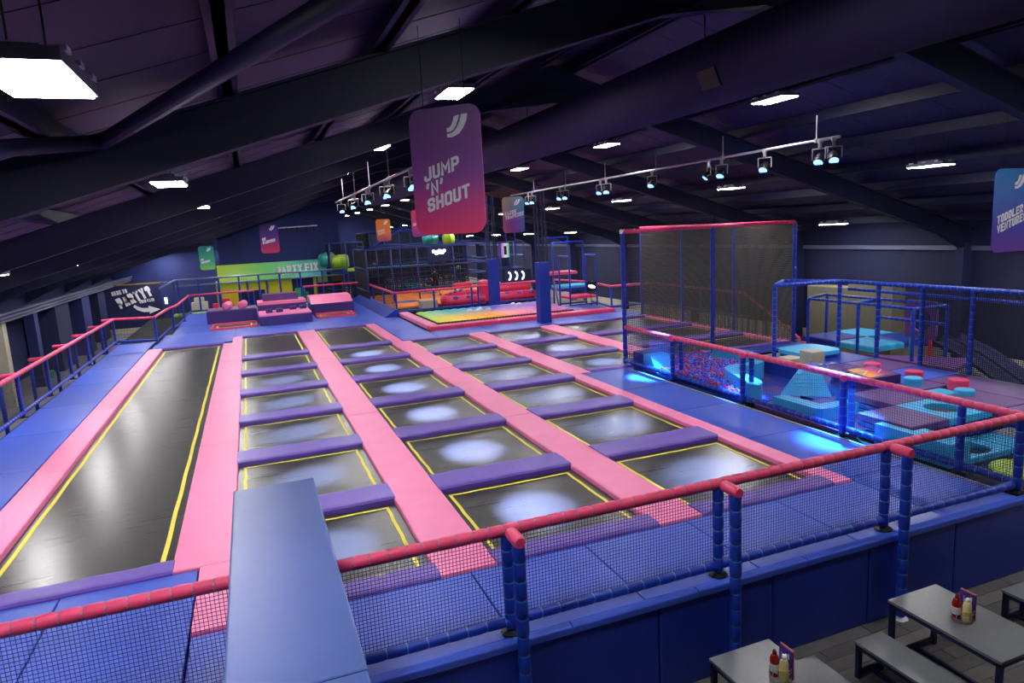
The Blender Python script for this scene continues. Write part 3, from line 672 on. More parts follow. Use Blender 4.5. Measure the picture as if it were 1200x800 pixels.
# pyramid slide block
pb = thing('step_pyramid', 'sky blue sloped pyramid block with creased steps', 'soft block', (11.7, 12, 0))
P = [(11.0, 11.85, 0), (11.85, 11.15, 0), (12.75, 11.9, 0), (11.95, 12.85, 0)]
T = [(11.45, 12.05, .62), (11.72, 11.85, .62), (12.0, 12.1, .62), (11.75, 12.3, .62)]
P = [(10.95, 11.85, 0), (11.75, 11.15, 0), (12.2, 11.3, 0), (12.0, 12.6, 0)]
T = [(11.6, 11.92, .6), (11.86, 11.68, .6), (12.15, 11.75, .6), (12.0, 12.1, .6)]
MB().add([P[0], P[1], T[1], T[0], tuple(Vector(P[0]) + Vector((.2, .2, 0))), tuple(Vector(P[1]) + Vector((.2, .2, 0)))], [(0, 1, 2, 3), (0, 3, 4), (1, 5, 2), (4, 3, 2, 5), (0, 4, 5, 1)]).build('front_slope', 'cyan', pb)
MB().add(P + T, [(3, 2, 1, 0), (4, 5, 6, 7), (1, 2, 6, 5), (2, 3, 7, 6), (3, 0, 4, 7)]).build('side', 'bluedk', pb)
for k in (.3, .42, .55, .7):
    a = Vector(P[0]).lerp(Vector(T[0]), k); c = Vector(P[1]).lerp(Vector(T[1]), k); u = Vector((-.02, -.02, .012))
    MB().tube(a + u, c + u, .008, 5).build('crease', 'cyan', pb)
# white cube
shape('cream_cube', 'cream coloured soft cube standing behind the sky blue pyramid', 'soft block', MB().pad(12.4, 12.8, 12.4, 12.8, PZ, PZ + .36, .02), 'cream', (12.6, 12.5, PZ))
shape('cream_slab', 'thin cream slab lying left of the cream cube', 'soft block', MB().pad(12.25, 12.7, 12.95, 13.4, PZ, PZ + .12, .02), 'cream', (12.4, 13.1, PZ))
# snake barrier of the ball pit
def ribbon(pts, wd, z0, z1):
    L = []; R = []
    for i, p in enumerate(pts):
        a = Vector(pts[max(0, i - 1)]); c = Vector(pts[min(len(pts) - 1, i + 1)]); d_ = (c - a).normalized(); n_ = Vector((-d_.y, d_.x)) * wd / 2
        L.append(Vector(p) + n_); R.append(Vector(p) - n_)
    n = len(pts); v = [(p.x, p.y, z0) for p in L] + [(p.x, p.y, z0) for p in R] + [(p.x, p.y, z1) for p in L] + [(p.x, p.y, z1) for p in R]
    f = []
    for i in range(n - 1): f += [(2 * n + i, 2 * n + i + 1, 3 * n + i + 1, 3 * n + i), (i, i + 1, 2 * n + i + 1, 2 * n + i), (n + i + 1, n + i, 3 * n + i, 3 * n + i + 1)]
    f += [(0, 2 * n, 3 * n, n), (n - 1, 2 * n - 1, 4 * n - 1, 3 * n - 1)]
    return MB().add(v, f)
SN = []
ctrl = [(9.99, 11.65), (10.14, 11.75), (10.27, 12.0), (10.37, 12.4), (10.55, 12.9), (10.7, 13.25), (10.95, 13.42), (11.3, 13.38), (11.7, 13.5), (12.05, 13.9), (12.3, 14.4), (12.38, 15.0), (12.1, 15.7)]
for i in range(len(ctrl) - 1):
    p0 = Vector(ctrl[max(0, i - 1)]); p1 = Vector(ctrl[i]); p2 = Vector(ctrl[i + 1]); p3 = Vector(ctrl[min(len(ctrl) - 1, i + 2)])
    for k in range(5):
        s = k / 5; SN.append(tuple(.5 * ((2 * p1) + (p2 - p0) * s + (2 * p0 - 5 * p1 + 4 * p2 - p3) * s * s + (3 * p1 - p0 - 3 * p2 + p3) * s ** 3)))
SN.append(ctrl[-1])
shape('snake_barrier', 'wavy sky blue foam wall around the ball pit', 'soft wall', ribbon(SN, .3, 0, .42), 'cyan', (11, 13, 0), smooth=False)
# ball pit
MB().prism([(9.95, 12.0), (10.3, 12.6), (10.8, 13.4), (12.0, 14.2), (12.3, 15.2), (12.1, 16.5), (9.95, 16.5)], -.085, -.02).build('pit_floor', 'bluedk', tf)
def inpit(x, y):
    if not (9.97 < x < 12.5 and 12.0 < y < 16.6): return False
    if x < 10.6 and y > 15.3: return False
    for i in range(len(SN)):
        if (x - SN[i][0]) ** 2 + (y - SN[i][1]) ** 2 < .2 ** 2: return False
    # left/up side of the snake
    if y < 13.3: return x < 10.1 + (y - 12.0) * .42
    return x < 11.2 + (y - 13.5) * 1.3 if y < 14.3 else x < 12.2
bm = bmesh.new(); bmesh.ops.create_icosphere(bm, subdivisions=1, radius=.045); ico_v = [tuple(v.co) for v in bm.verts]; ico_f = [tuple(x.index for x in f.verts) for f in bm.faces]; bm.free()
bmesh_ = {}
for c in ('ballblue', 'ballcyan', 'ballred'):
    o = MB().add(ico_v, ico_f).build('pit_ball', c); o.data.polygons.foreach_set('use_smooth', [True] * len(o.data.polygons)); bmesh_[c] = o.data; bpy.data.objects.remove(o)
pos = []
tries = 0
grid = {}
while len(pos) < 2600 and tries < 90000:
    tries += 1; x = random.uniform(9.97, 12.45); y = random.uniform(12.0, 16.6)
    if not inpit(x, y): continue
    z = .14 + .04 * math.sin(x * 3 + y * 2) + random.uniform(-.02, .05); k = (int(x / .08), int(y / .08)); ok = True
    for a in (-1, 0, 1):
        for e in (-1, 0, 1):
            for (qx, qy, qz) in grid.get((k[0] + a, k[1] + e), []):
                if (qx - x) ** 2 + (qy - y) ** 2 + (qz - z) ** 2 < .0048: ok = False
    if ok: grid.setdefault(k, []).append((x, y, z)); pos.append((x, y, z))
pos.sort(key=lambda p: p[0] ** 2 + p[1] ** 2)
BCN = ['ballblue', 'ballcyan', 'ballred']; mass = MB(); mi = []
for i, p in enumerate(pos):
    c = random.choice([0, 0, 1, 2, 2])
    if i < 300:
        o = bpy.data.objects.new('pit_ball', bmesh_[BCN[c]]); COL.objects.link(o); o.location = p
        nm = ('dark blue', 'light blue', 'crimson')[c]
        tag(o, nm + ' plastic ball in the front of the ball pit', 'ball', nm + ' balls in the ball pit')
    else: mass.add([(v[0] + p[0], v[1] + p[1], v[2] + p[2]) for v in ico_v], ico_f); mi += [c] * len(ico_f)
    mass.add([(v[0] + p[0] + .03, v[1] + p[1] + .04, v[2] + p[2] - .08) for v in ico_v], ico_f); mi += [random.choice([0, 0, 1, 2])] * len(ico_f)
o = mass.build('pit_balls', 'ballblue', loc=(11, 14, 0)); o.data.materials.append(M['ballcyan']); o.data.materials.append(M['ballred'])
o.data.polygons.foreach_set('material_index', mi); o.data.polygons.foreach_set('use_smooth', [True] * len(mi))
tag(o, 'mass of blue and crimson balls filling the rest of the pit', 'balls', kind='stuff')
# wedge beside the pit
wg = thing('pit_wedge', 'sky blue and navy wedge beside the ball pit at the tall post', 'soft block', (10.3, 16, 0))
MB().prism_x([(15.35, .0), (15.7, .42), (16.05, .42), (16.05, .0)], 9.97, 10.6).build('slope', 'cyan', wg)
MB().box(9.97, 10.6, 16.06, 16.6, 0, .42).build('back', 'bluedk', wg)
# star prints on floor
for i, (x, y) in enumerate(((11.7, 13.3), (11.2, 12.4), (10.9, 11.4))):
    poly = []
    for k in range(10):
        r = .42 if k % 2 == 0 else .17; a = PI * k / 5 + .5; poly.append((x + r * math.cos(a), y + r * math.sin(a)))
    MB().prism(poly, .0, .004).build('star_print', 'plum', tf)
# stepping cylinders
for i, (x, y, r, h, m_, lab) in enumerate([(13.18, 11.37, .18, .18, 'railpink', 'red round stepping block farthest back'), (13.14, 10.28, .18, .2, 'railpink', 'middle red round stepping block'), (13.14, 9.29, .19, .2, 'railpink', 'nearest red round stepping block'),
        (12.95, 11.1, .17, .07, 'cyan', 'low sky blue round block beside the farthest red one'), (12.7, 9.95, .18, .17, 'cyan', 'sky blue round block before the middle red one'), (12.85, 8.95, .18, .1, 'cyan', 'sky blue round block before the nearest red one')]):
    b = MB().lathe((x, y, PZ), [(.001, 0), (r, 0), (r, h - .02), (r - .02, h), (.001, h)], 24)
    shape('stepping_block', lab, 'soft block', b, m_, (x, y, PZ), 'round stepping blocks')
# graphic ramp box
gp = thing('graphic_ramp', 'dark low ramp with pink and orange arrow print', 'soft block', (12.8, 10.7, PZ))
RM = gradmat('ramp_print', [(0, 'f08020'), (.4, 'ffb030'), (.7, 'c8307c'), (1, '6a1a70')], axis=0, lo=-1.2, hi=-.2)
MB().add([(11.63, 10.2, PZ), (12.65, 10.2, PZ), (12.65, 10.93, PZ), (11.63, 10.93, PZ), (11.63, 10.2, PZ + .2), (12.65, 10.2, PZ + .2), (12.65, 10.93, PZ + .28), (11.63, 10.93, PZ + .28)], [(3, 2, 1, 0), (0, 1, 5, 4), (1, 2, 6, 5), (2, 3, 7, 6), (3, 0, 4, 7), (4, 5, 6, 7)]).build('body', 'plumdark', gp)
def rp(u, v): return (11.63 + 1.02 * u, 10.2 + .73 * v, PZ + .2 + .08 * v + .004)
MB().add([rp(.2, .1), rp(.95, .1), rp(.95, .9), rp(.2, .9)], [(0, 1, 2, 3)]).build('print', RM, gp)
for (u0_, v0_, u1_, v1_) in ((.05, .6, .5, .55), (.2, .3, .5, .55), (.3, .85, .5, .55), (.6, .3, .85, .5)):
    a = Vector(rp(u0_, v0_)); c = Vector(rp(u1_, v1_)); MB().tube(a + Vector((0, 0, .004)), c + Vector((0, 0, .004)), .015, 4).build('white_streak', 'white', gp)

# toddler frame along the far side
tfr = thing('toddler_cage', 'tall blue padded pipe frame at the far side of the toddler area', 'pipe frame', (14.4, 9, PZ))
FP = [(12.7, 14.0), (14.46, 13.56), (14.46, 12.37), (14.46, 11.18), (14.46, 10.0), (14.46, 8.65), (14.46, 7.25)]
FT = 2.24
for i, (x, y) in enumerate(FP):
    p = MB().tube((x, y, -.05), (x, y, FT), .03).build('post', 'blackmetal', tfr); sleeves(p, (x, y, 0), (x, y, FT), .056, 'post', .16, 'tie')
for (a, c) in (((12.7, 14.0), (14.46, 13.56)), ((12.7, 14.0), (13.7, 14.8)), ((13.7, 14.8), (14.46, 13.56)), ((14.46, 13.56), (14.46, 6.0))):
    p = MB().tube((*a, FT), (*c, FT), .03).build('top_rail', 'blackmetal', tfr); sleeves(p, (*a, FT), (*c, FT), .055, 'post', .16, 'tie')
p = MB().padtube((14.46, 8.65, 1.06), (14.46, 6.2, 1.06), .05); p.build('middle_rail', 'post', tfr, smooth=True)
p = MB().padtube((17.4, 16.0, 1.65), (17.4, 7.5, 1.6), .05); p.build('rear_rail', 'post', tfr, smooth=True)
o = MB().net((14.46, 11.2, PZ), (0, -5, 0), (0, 0, FT - PZ), .045, .007).build('net', 'netblk', tfr); o['kind'] = 'stuff'
# rounded corner pads
def rpad(x0, x1, y0, y1, z0, z1, r=.25, n=5):
    poly = []
    for cx_, cy_, a0 in ((x1 - r, y1 - r, 0), (x0 + r, y1 - r, PI / 2), (x0 + r, y0 + r, PI), (x1 - r, y0 + r, 1.5 * PI)):
        for k in range(n + 1): a = a0 + PI / 2 * k / n; poly.append((cx_ + r * math.cos(a), cy_ + r * math.sin(a)))
    return MB().prism(poly, z0, z1)
sp1 = thing('corner_step', 'rounded sky blue pad on navy base in the frame corner', 'soft pad', (13.4, 13.2, PZ))
rpad(12.75, 13.95, 12.95, 14.0, PZ, .47, .26).build('base', 'bluedk', sp1); rpad(12.72, 13.98, 12.92, 14.03, .47, .57, .26).build('top', 'cyan', sp1)
# lower soft play beyond the frame
lp = thing('lower_soft_play', 'blue pipe structure with cyan and navy decks beyond the frame', 'soft play frame', (16.3, 12.8, GZ))
for x, y, z1 in ((16.3, 16.5, 1.38), (16.3, 14.6, 1.38), (16.3, 12.84, 1.38), (17.58, 12.84, 1.38), (17.58, 15.0, 1.38), (17.58, 17.0, 1.38)):
    MB().padtube((x, y, GZ), (x, y, z1), .05).build('post', 'post', lp, smooth=True)
for p, q in (((16.3, 16.5, 1.4), (16.3, 12.84, 1.4)), ((16.3, 12.84, 1.4), (17.58, 12.84, 1.38)), ((17.58, 12.84, 1.38), (17.58, 17, 1.38)), ((16.3, 16.5, 1.4), (17.58, 17, 1.4)), ((16.3, 14.6, 1.4), (17.58, 15, 1.38)), ((17.58, 12.9, .85), (17.58, 15, .85))):
    MB().padtube(p, q, .045).build('rail', 'post', lp, smooth=True)
MB().pad(16.6, 17.95, 15.75, 17.1, -.06, .12, .05).build('deck_pad', 'bluedk', lp); MB().pad(16.65, 17.95, 14.4, 15.72, -.06, .12, .05).build('deck_pad', 'cyan', lp)
MB().pad(17.98, 19.2, 15.75, 17.1, -.06, .12, .05).build('deck_pad', 'cyan', lp); MB().pad(17.98, 19.2, 14.4, 15.72, -.06, .12, .05).build('deck_pad', 'bluedk', lp)
# panel with round hole
hp = thing('hole_panel', 'tall purple panel with a round crawl hole', 'panel', (17.9, 13.8, .3))
n = 28; v = []; f = []
cy0, cz0 = 13.85, .85
for k in range(n):
    a = 2 * PI * k / n + .01; ca, sa = math.cos(a), math.sin(a); s_ = min(.5 / max(abs(ca), 1e-6), .55 / max(abs(sa), 1e-6))
    for xx in (17.85, 17.92): v += [(xx, cy0 + ca * s_, cz0 + sa * s_), (xx, cy0 + ca * .33, cz0 + sa * .33)]
for k in range(n):
    j = (k + 1) % n; f += [(4 * k, 4 * j, 4 * j + 1, 4 * k + 1), (4 * k + 2, 4 * k + 3, 4 * j + 3, 4 * j + 2), (4 * k + 1, 4 * j + 1, 4 * j + 3, 4 * k + 3), (4 * k, 4 * k + 2, 4 * j + 2, 4 * j)]
MB().add(v, f).build('sheet', 'plum', hp)
for y in (13.55, 14.15): MB().tube((17.9, y, GZ), (17.9, y, .3), .05).build('leg', 'red' if y < 13.8 else 'teal', hp)
shape('purple_ledge', 'flat purple triangle ledge under the frame', 'ledge', MB().prism([(16.2, 14.2), (16.2, 11.6), (17.9, 12.2)], -.12, -.02), 'plum', (16.8, 13, -.1))
sl = thing('blue_slide', 'dark blue double slide descending toward the right wall', 'slide', (18.5, 12.3, GZ))
for dx in (0, .75):
    v = []; f = []; n = 14
    for i in range(n + 1):
        t_ = i / n; y = 13.7 - t_ * 3.6; z = .35 - 1.35 * (t_ ** .8) + .12 * math.sin(t_ * 2 * PI)
        for k in range(7):
            a = PI * k / 6; v.append((18.3 + dx - .32 * math.cos(a), y, z - .22 * math.sin(a)))
    for i in range(n):
        for k in range(6): f.append((i * 7 + k, i * 7 + k + 1, i * 7 + 7 + k + 1, i * 7 + 7 + k))
    o = MB().add(v, f).build('chute', 'navydk', sl, smooth=True); md = o.modifiers.new('s', 'SOLIDIFY'); md.thickness = .03
shape('red_animal_seat', 'small red seat under the blue decks', 'seat', MB().path((16.8, 13.8, -.9), (16.8, 14.2, -.5), [(0, .05), (.3, .2), (.8, .24), (1, .05)], 10), 'red', (16.8, 14, -.9), smooth=True)
for i, (x, y, x1, y1, z) in enumerate(((19.9, 18.3, 20.5, 20.2, 1.35), (19.8, 16.4, 20.4, 18.2, 1.55))):
    shape('cream_cabinet', ['tall cream cabinet left of its twin, beyond the blue decks', 'tall cream cabinet nearer to the slide'][i], 'cabinet', MB().pad(x, x1, y, y1, GZ, z, .05), 'cabinet', (x, y, GZ), 'cream cabinets')

# ================================================================== FAR ACTIVITY AREA
# padded lattice columns
for i, (x, y) in enumerate(((11.62, 26.6), (11.7, 33.1))):
    t = thing('padded_column', ['blue padded steel column in front of the airbag', 'blue padded steel column behind the airbag'][i], 'column', (x, y, 0), 'padded columns')
    MB().pad(x - .24, x + .24, y - .24, y + .24, 0, 2.6, .02).build('pad', 'bluedk', t)
    b = MB(); q = .17; top = rz(x) + .02
    for sx in (-q, q):
        for sy in (-q, q): b.box(x + sx - .03, x + sx + .03, y + sy - .03, y + sy + .03, 2.6, top)
    k = 0; z = 2.6
    while z + .35 < top:
        s = 1 if k % 2 else -1
        b.tube((x - q * s, y - q, z), (x + q * s, y - q, z + .35), .014, 4); b.tube((x - q, y - q * s, z), (x - q, y + q * s, z + .35), .014, 4); z += .35; k += 1
    b.build('lattice', 'steel', t)
# airbag
ab = thing('airbag', 'rainbow quilted airbag in a pink padded frame', 'airbag', (10.8, 30.5, 0))
def rainbow():
    m = bpy.data.materials.new('rainbow_print'); m.use_nodes = True; nt = m.node_tree; b = nt.nodes['Principled BSDF']; b.inputs['Roughness'].default_value = .4
    tc = nt.nodes.new('ShaderNodeTexCoord'); sp = nt.nodes.new('ShaderNodeSeparateXYZ'); nt.links.new(tc.outputs['Object'], sp.inputs[0])
    def ramp(ax, lo, hi, st):
        mr = nt.nodes.new('ShaderNodeMapRange'); mr.inputs[1].default_value = lo; mr.inputs[2].default_value = hi; nt.links.new(sp.outputs[ax], mr.inputs[0])
        r = nt.nodes.new('ShaderNodeValToRGB'); nt.links.new(mr.outputs[0], r.inputs[0])
        while len(r.color_ramp.elements) < len(st): r.color_ramp.elements.new(0.5)
        for e, (p, c) in zip(r.color_ramp.elements, st): e.position = p; e.color = (*lin(c), 1)
        return r.outputs[0]
    f_ = ramp(0, -3.4, 3.1, [(0, 'd8e020'), (.15, 'ffd000'), (.45, 'ff9a10'), (.62, 'f06090'), (.85, 'd050b0'), (1, 'c040b0')])
    k_ = ramp(0, -3.4, 3.1, [(0, '90d040'), (.2, '20b8b0'), (.4, '2890d8'), (.6, '6a50c8'), (1, '7040b0')])
    x_ = ramp(1, -2.1, 2.1, [(0, '000000'), (.25, '202020'), (.7, 'ffffff')])
    mx = nt.nodes.new('ShaderNodeMix'); mx.data_type = 'RGBA'; nt.links.new(x_, mx.inputs[0]); nt.links.new(f_, mx.inputs[6]); nt.links.new(k_, mx.inputs[7])
    nt.links.new(mx.outputs[2], b.inputs['Base Color']); return m
AM = rainbow()
v = []; f = []; nx, ny = 60, 36
for i in range(nx + 1):
    for j in range(ny + 1):
        x = 7.35 + 6.55 * i / nx; y = 28.35 + 4.35 * j / ny; e = min(1, min(i, nx - i, j, ny - j) / 2)
        z = .2 + .06 * (1 - (1 - e) ** 2) + .03 * abs(math.sin(i * PI / 4)) * abs(math.sin(j * PI / 4)); v.append((x, y, z))
for i in range(nx):
    for j in range(ny): f.append((i * (ny + 1) + j, (i + 1) * (ny + 1) + j, (i + 1) * (ny + 1) + j + 1, i * (ny + 1) + j + 1))
MB().add(v, f).build('top_sheet', AM, ab, smooth=True)
b = MB()
for i in range(44): b.lathe((7.42 + 6.4 * i / 43, 28.36, .0), [(.001, 0), (.08, 0), (.09, .1), (.08, .21), (.001, .22)], 8)
for i in range(30): b.lathe((7.38, 28.4 + 4.2 * i / 29, .0), [(.001, 0), (.08, 0), (.09, .1), (.08, .21), (.001, .22)], 8)
b.build('side_ribs', 'darkgrey', ab, smooth=True)
for (x0, x1, y0, y1) in ((6.85, 9.9, 27.65, 28.25), (9.9, 13.0, 27.65, 28.25), (13.0, 15.7, 27.65, 28.25), (6.85, 7.35, 28.25, 31.2), (6.85, 7.35, 31.2, 34.2)):
    MB().pad(x0 + .01, x1 - .01, y0, y1, -.02, .16, .03).build('frame_pad', 'pink' if x0 < 6.9 and y0 > 28 else 'railpink', ab)
MB().pad(14.0, 15.7, 28.27, 30.2, -.02, .14, .02).build('frame_pad', 'bluedk', ab)
for k, (a, c) in enumerate(((9.4, 30.6), (9.7, 30.3), (10.0, 30.9), (10.3, 30.5), (12.0, 31.6), (12.2, 31.3))):
    MB().path((a, c, .3), (a + .35, c + .25, .31), [(0, .02), (.3, .1), (.7, .1), (1, .03)], 6).build('white_print', 'white', ab)
# ground around (orange area)
oa = thing('orange_floor', 'bright orange padded floor with blue blobs, behind the railing', 'soft floor', (11, 42, 0))
MB().box(7.0, 15.2, 35.4, 47.0, -.2, -.02).build('base', 'under', oa)
for i in range(4):
    for j in range(4): MB().pad(7.2 + 2 * i, 9.19 + 2 * i, 37.6 + 2.3 * j, 39.89 + 2.3 * j, -.02, .06, .02).build('mat', 'orange', oa)
for x, y, r in ((8.6, 40.5, .9), (12.6, 41, .6), (11.2, 45, .7)):
    MB().prism([(x + r * math.cos(a * PI / 8), y + r * .7 * math.sin(a * PI / 8)) for a in range(16)], .055, .066).build('blob_print', 'bluedk', oa)
shape('grey_plinth', 'pale grey low plinth before the orange floor', 'plinth', MB().box(8.6, 9.55, 36.5, 37.1, 0, .4), 'cream', (9.1, 36.8, 0))
# inflatable
inf = thing('inflatable_arena', 'red inflatable arena with purple patches behind the airbag', 'inflatable', (12, 36.6, 0))
def itube(p, q, r, m='redpvc', name='tube'): MB().path(p, q, [(0, r * .5), (.04, r * .9), (.1, r), (.9, r), (.96, r * .9), (1, r * .5)], 14).build(name, m, inf, smooth=True)
itube((9.9, 35.9, .3), (12.1, 35.7, .3), .3); itube((12.3, 35.7, .3), (15.2, 35.9, .3), .3); itube((10.0, 36.4, .42), (11.3, 37.2, .6), .28); itube((9.9, 36.0, .3), (10.3, 37.6, .35), .3)
itube((11.2, 37.2, .5), (12.2, 37.3, .5), .26); itube((12.8, 36.6, .68), (15.3, 36.8, .68), .26); itube((11.0, 38.3, .95), (12.2, 38.4, .98), .14)
MB().pad(12.1, 12.95, 36.4, 37.1, .1, 1.25, .1).build('pillar', 'redpvc', inf)
for k in range(7):
    x = 10.2 + .75 * k
    MB().path((x, 35.62, .5), (x + .28, 35.6, .5), [(0, .05), (.2, .1), (.8, .1), (1, .05)], 6).build('patch', 'purple', inf)
for k in range(3): MB().path((10.2 + .35 * k, 36.3 + .2 * k, .68 + .05 * k), (10.4 + .35 * k, 36.4 + .2 * k, .72 + .05 * k), [(0, .05), (.5, .08), (1, .05)], 6).build('patch', 'purple', inf)
# person standing on the orange floor
def person():
    t = thing('person', 'person in black shirt and shorts standing on the orange floor', 'person', (11.1, 42.7, .06))
    V = [(0, 0, .92), (0, 0, 1.15), (0, 0, 1.38), (0, 0, 1.5), (0, -.01, 1.62), (-.19, 0, 1.4), (-.27, -.02, 1.15), (-.16, -.14, .98), (.19, 0, 1.4), (.3, -.04, 1.16), (.42, -.2, 1.08), (-.1, 0, .88), (-.14, .02, .48), (-.16, 0, .06), (-.17, -.12, .03), (.1, 0, .88), (.2, .02, .48), (.27, 0, .06), (.3, -.12, .03)]
    Ed = [(0, 1), (1, 2), (2, 3), (3, 4), (2, 5), (5, 6), (6, 7), (2, 8), (8, 9), (9, 10), (0, 11), (11, 12), (12, 13), (13, 14), (0, 15), (15, 16), (16, 17), (17, 18)]
    R = [.14, .14, .15, .055, .1, .06, .045, .03, .06, .045, .03, .09, .06, .04, .03, .09, .06, .04, .03]
    me = bpy.data.meshes.new('body'); me.from_pydata(V, Ed, []); o = bpy.data.objects.new('body', me); COL.objects.link(o)
    s = o.modifiers.new('skin', 'SKIN')
    for d_, r in zip(me.skin_vertices[0].data, R): d_.radius = (r, r * .8)
    me.skin_vertices[0].data[0].use_root = True
    sb = o.modifiers.new('sub', 'SUBSURF'); sb.levels = 1; sb.render_levels = 1
    me.materials.append(M['skin']); o.parent = t; KIDS.setdefault(t.name, []).append(o)
    X, Y, Z = 11.1, 42.7, .06
    MB().path((X, Y, Z + .95), (X, Y, Z + 1.5), [(0, .17), (.4, .165), (.8, .2), (.95, .12), (1, .07)], 12).path((X - .17, Y, Z + 1.42), (X - .27, Y, Z + 1.18), [(0, .08), (1, .08)], 8).path((X + .17, Y, Z + 1.42), (X + .29, Y, Z + 1.18), [(0, .08), (1, .08)], 8).build('shirt', 'cloth', t, smooth=True)
    MB().path((X - .09, Y, Z + .98), (X - .15, Y, Z + .5), [(0, .13), (1, .09)], 10).path((X + .09, Y, Z + .98), (X + .2, Y, Z + .5), [(0, .13), (1, .09)], 10).build('shorts', 'cloth', t, smooth=True)
    MB().path((X, Y + .02, Z + 1.58), (X, Y + .03, Z + 1.74), [(0, .07), (.4, .11), (.8, .09), (1, .02)], 10).build('hair', 'darkgrey', t, smooth=True)
    for sx in (-.165, .285): MB().pad(X + sx - .05, X + sx + .05, Y - .18, Y + .07, Z, Z + .08, .02).build('shoe', 'cloth', t)
person()
# cages
def cage(name, lab, xs, ys, zs, r=.045, net=True, loc=None, m='polefar', z0=None, netcell=.1):
    t = thing(name, lab, 'play frame', loc or (xs[0], ys[0], zs[0]))
    for x in xs:
        for y in ys: MB().tube((x, y, zs[0]), (x, y, zs[-1]), r, 6).build('post', m, t, smooth=True)
    for z in zs[1:]:
        for y in ys: MB().tube((xs[0], y, z), (xs[-1], y, z), r, 6).build('rail', m, t, smooth=True)
        for x in (xs[0], xs[-1]): MB().tube((x, ys[0], z), (x, ys[-1], z), r, 6).build('rail', m, t, smooth=True)
    if net:
        b = MB().net((xs[0], ys[-1], zs[0]), (xs[-1] - xs[0], 0, 0), (0, 0, zs[-1] - zs[0]), netcell, .024)
        b.net((xs[0], ys[0], zs[0]), (0, ys[-1] - ys[0], 0), (0, 0, zs[-1] - zs[0]), netcell, .014)
        b.build('net', 'netblk', t)['kind'] = 'stuff'
    return t
c1 = cage('orange_court_cage', 'blue pole cage with dark net around the orange floor', [6.6, 8.1, 9.7, 12.0, 14.5], [41.3, 46.3], [0, .75, 2.1, 3.25])
c2 = cage('climbing_cage', 'dark pole cage with lime and teal decks beside the party wall', [5.3, 6.4, 7.6], [48.6, 51.2], [GZ, .5, 1.75, 3.7])
MB().pad(6.4, 8.2, 48.5, 50, 1.72, 1.9, .05).build('deck', 'lime', c2)
c3 = cage('rear_play_frame', 'tall dark play frame behind the orange court', [8.3, 10.5, 12.7, 15.0, 17.2], [50, 56], [GZ, .9, 2.0, 3.3, 4.3])
MB().pad(8.5, 13, 51, 52, 1.6, 1.75, .05).build('deck', 'teal', c3)
for p, q in (((8.4, 49.9, 3.3), (11.0, 49.9, 4.6)), ((10.5, 49.9, 4.6), (15, 49.9, 3.4)), ((12, 49.9, 3.2), (16, 49.9, 2.1))):
    MB().tube(p, q, .06, 6).build('brace', 'post', c3)
# small items inside the dark play frame (coloured crawl pieces)
for i in range(26):
    x = random.uniform(8.8, 16.5); z = random.uniform(-.6, 2.2); y = random.uniform(51, 55); s = random.uniform(.12, .3)
    MB().path((x - s, y, z), (x + s, y, z + random.uniform(-.2, .2)), [(0, s * .5), (.5, s), (1, s * .5)], 6).build('play_piece', random.choice(['bluedk', 'teal', 'lime', 'darkgrey', 'plum', 'darkgrey', 'cream']), c3)
# tubes
for i, (p, q, r, m_, lab) in enumerate([((4.75, 50.5, 2.55), (5.8, 50.8, 2.6), .5, 'teal', 'teal crawl tube end beside the party sign'), ((5.35, 49.2, 2.4), (6.6, 49.2, 2.45), .48, 'lime', 'lime crawl tube beside the party sign'),
        ((11.6, 47, 3.6), (12.6, 47.2, 3.7), .42, 'teal', 'teal tube above the orange court'), ((13.0, 46.9, 3.55), (13.75, 47, 3.6), .4, 'lime', 'lime tube end above the orange court')]):
    b = MB().path(p, q, [(0, r * .3), (.05, r * .8), (.18, r), (.48, r), (.5, r * 1.06), (.54, r * 1.06), (.56, r), (.9, r), (1, r * .8)], 16)
    shape('crawl_tube', lab, 'tube', b, m_, p, 'crawl tubes', smooth=True)
# little lit sign on the cage
sg = thing('court_sign', 'blue board with white lettering blobs on the orange court cage', 'sign', (11.03, 41.2, 2.8))
MB().box(10.3, 11.8, 41.15, 41.2, 2.3, 3.2).build('board', 'navydk', sg)
for x, z, r in ((10.72, 2.93, .1), (10.9, 2.85, .13), (11.1, 2.9, .14), (11.28, 2.87, .12), (11.42, 2.95, .09)):
    MB().path((x, 41.13, z - r), (x, 41.13, z + r), [(0, r * .6), (.5, r), (1, r * .6)], 8).build('letter', 'whitelit', sg)
# trapeze tower
tt = cage('trapeze_tower', 'slim blue trapeze tower behind the second column', [16.1, 17.2, 18.3], [45, 47], [0, 1.3, 2.2, 3.15], net=False)
MB().tube((17.0, 45, 3.15), (17.0, 45, 5.8), .05).tube((17.7, 45, 2.2), (17.7, 45, 5.8), .05).build('mast', 'post', tt)
sg = thing('tower_sign', 'narrow vertical sign fading purple white and green on the trapeze tower', 'sign', (16.85, 44.9, 2.1))
MB().box(16.55, 17.15, 44.85, 44.9, 2.1, 3.1).build('board', gradmat('sign_fade', [(0, '8a3cc0'), (.5, 'e8e0f0'), (1, '40c090')], axis=0, lo=-.3, hi=.3, emit=.5), sg)
MB().box(16.75, 16.95, 44.83, 44.85, 2.3, 2.9).build('figure', 'navydk', sg)
sg = thing('ring_sign', 'row of lit white half rings on a dark board by the trapeze tower', 'sign', (17.6, 44.5, .8))
MB().box(16.6, 18.6, 44.5, 44.55, .3, 1.2).build('board', 'navydk', sg)
for x in (16.7, 18.5): MB().box(x - .04, x + .04, 44.56, 44.62, GZ, 1.2).build('stand', 'frame', sg)
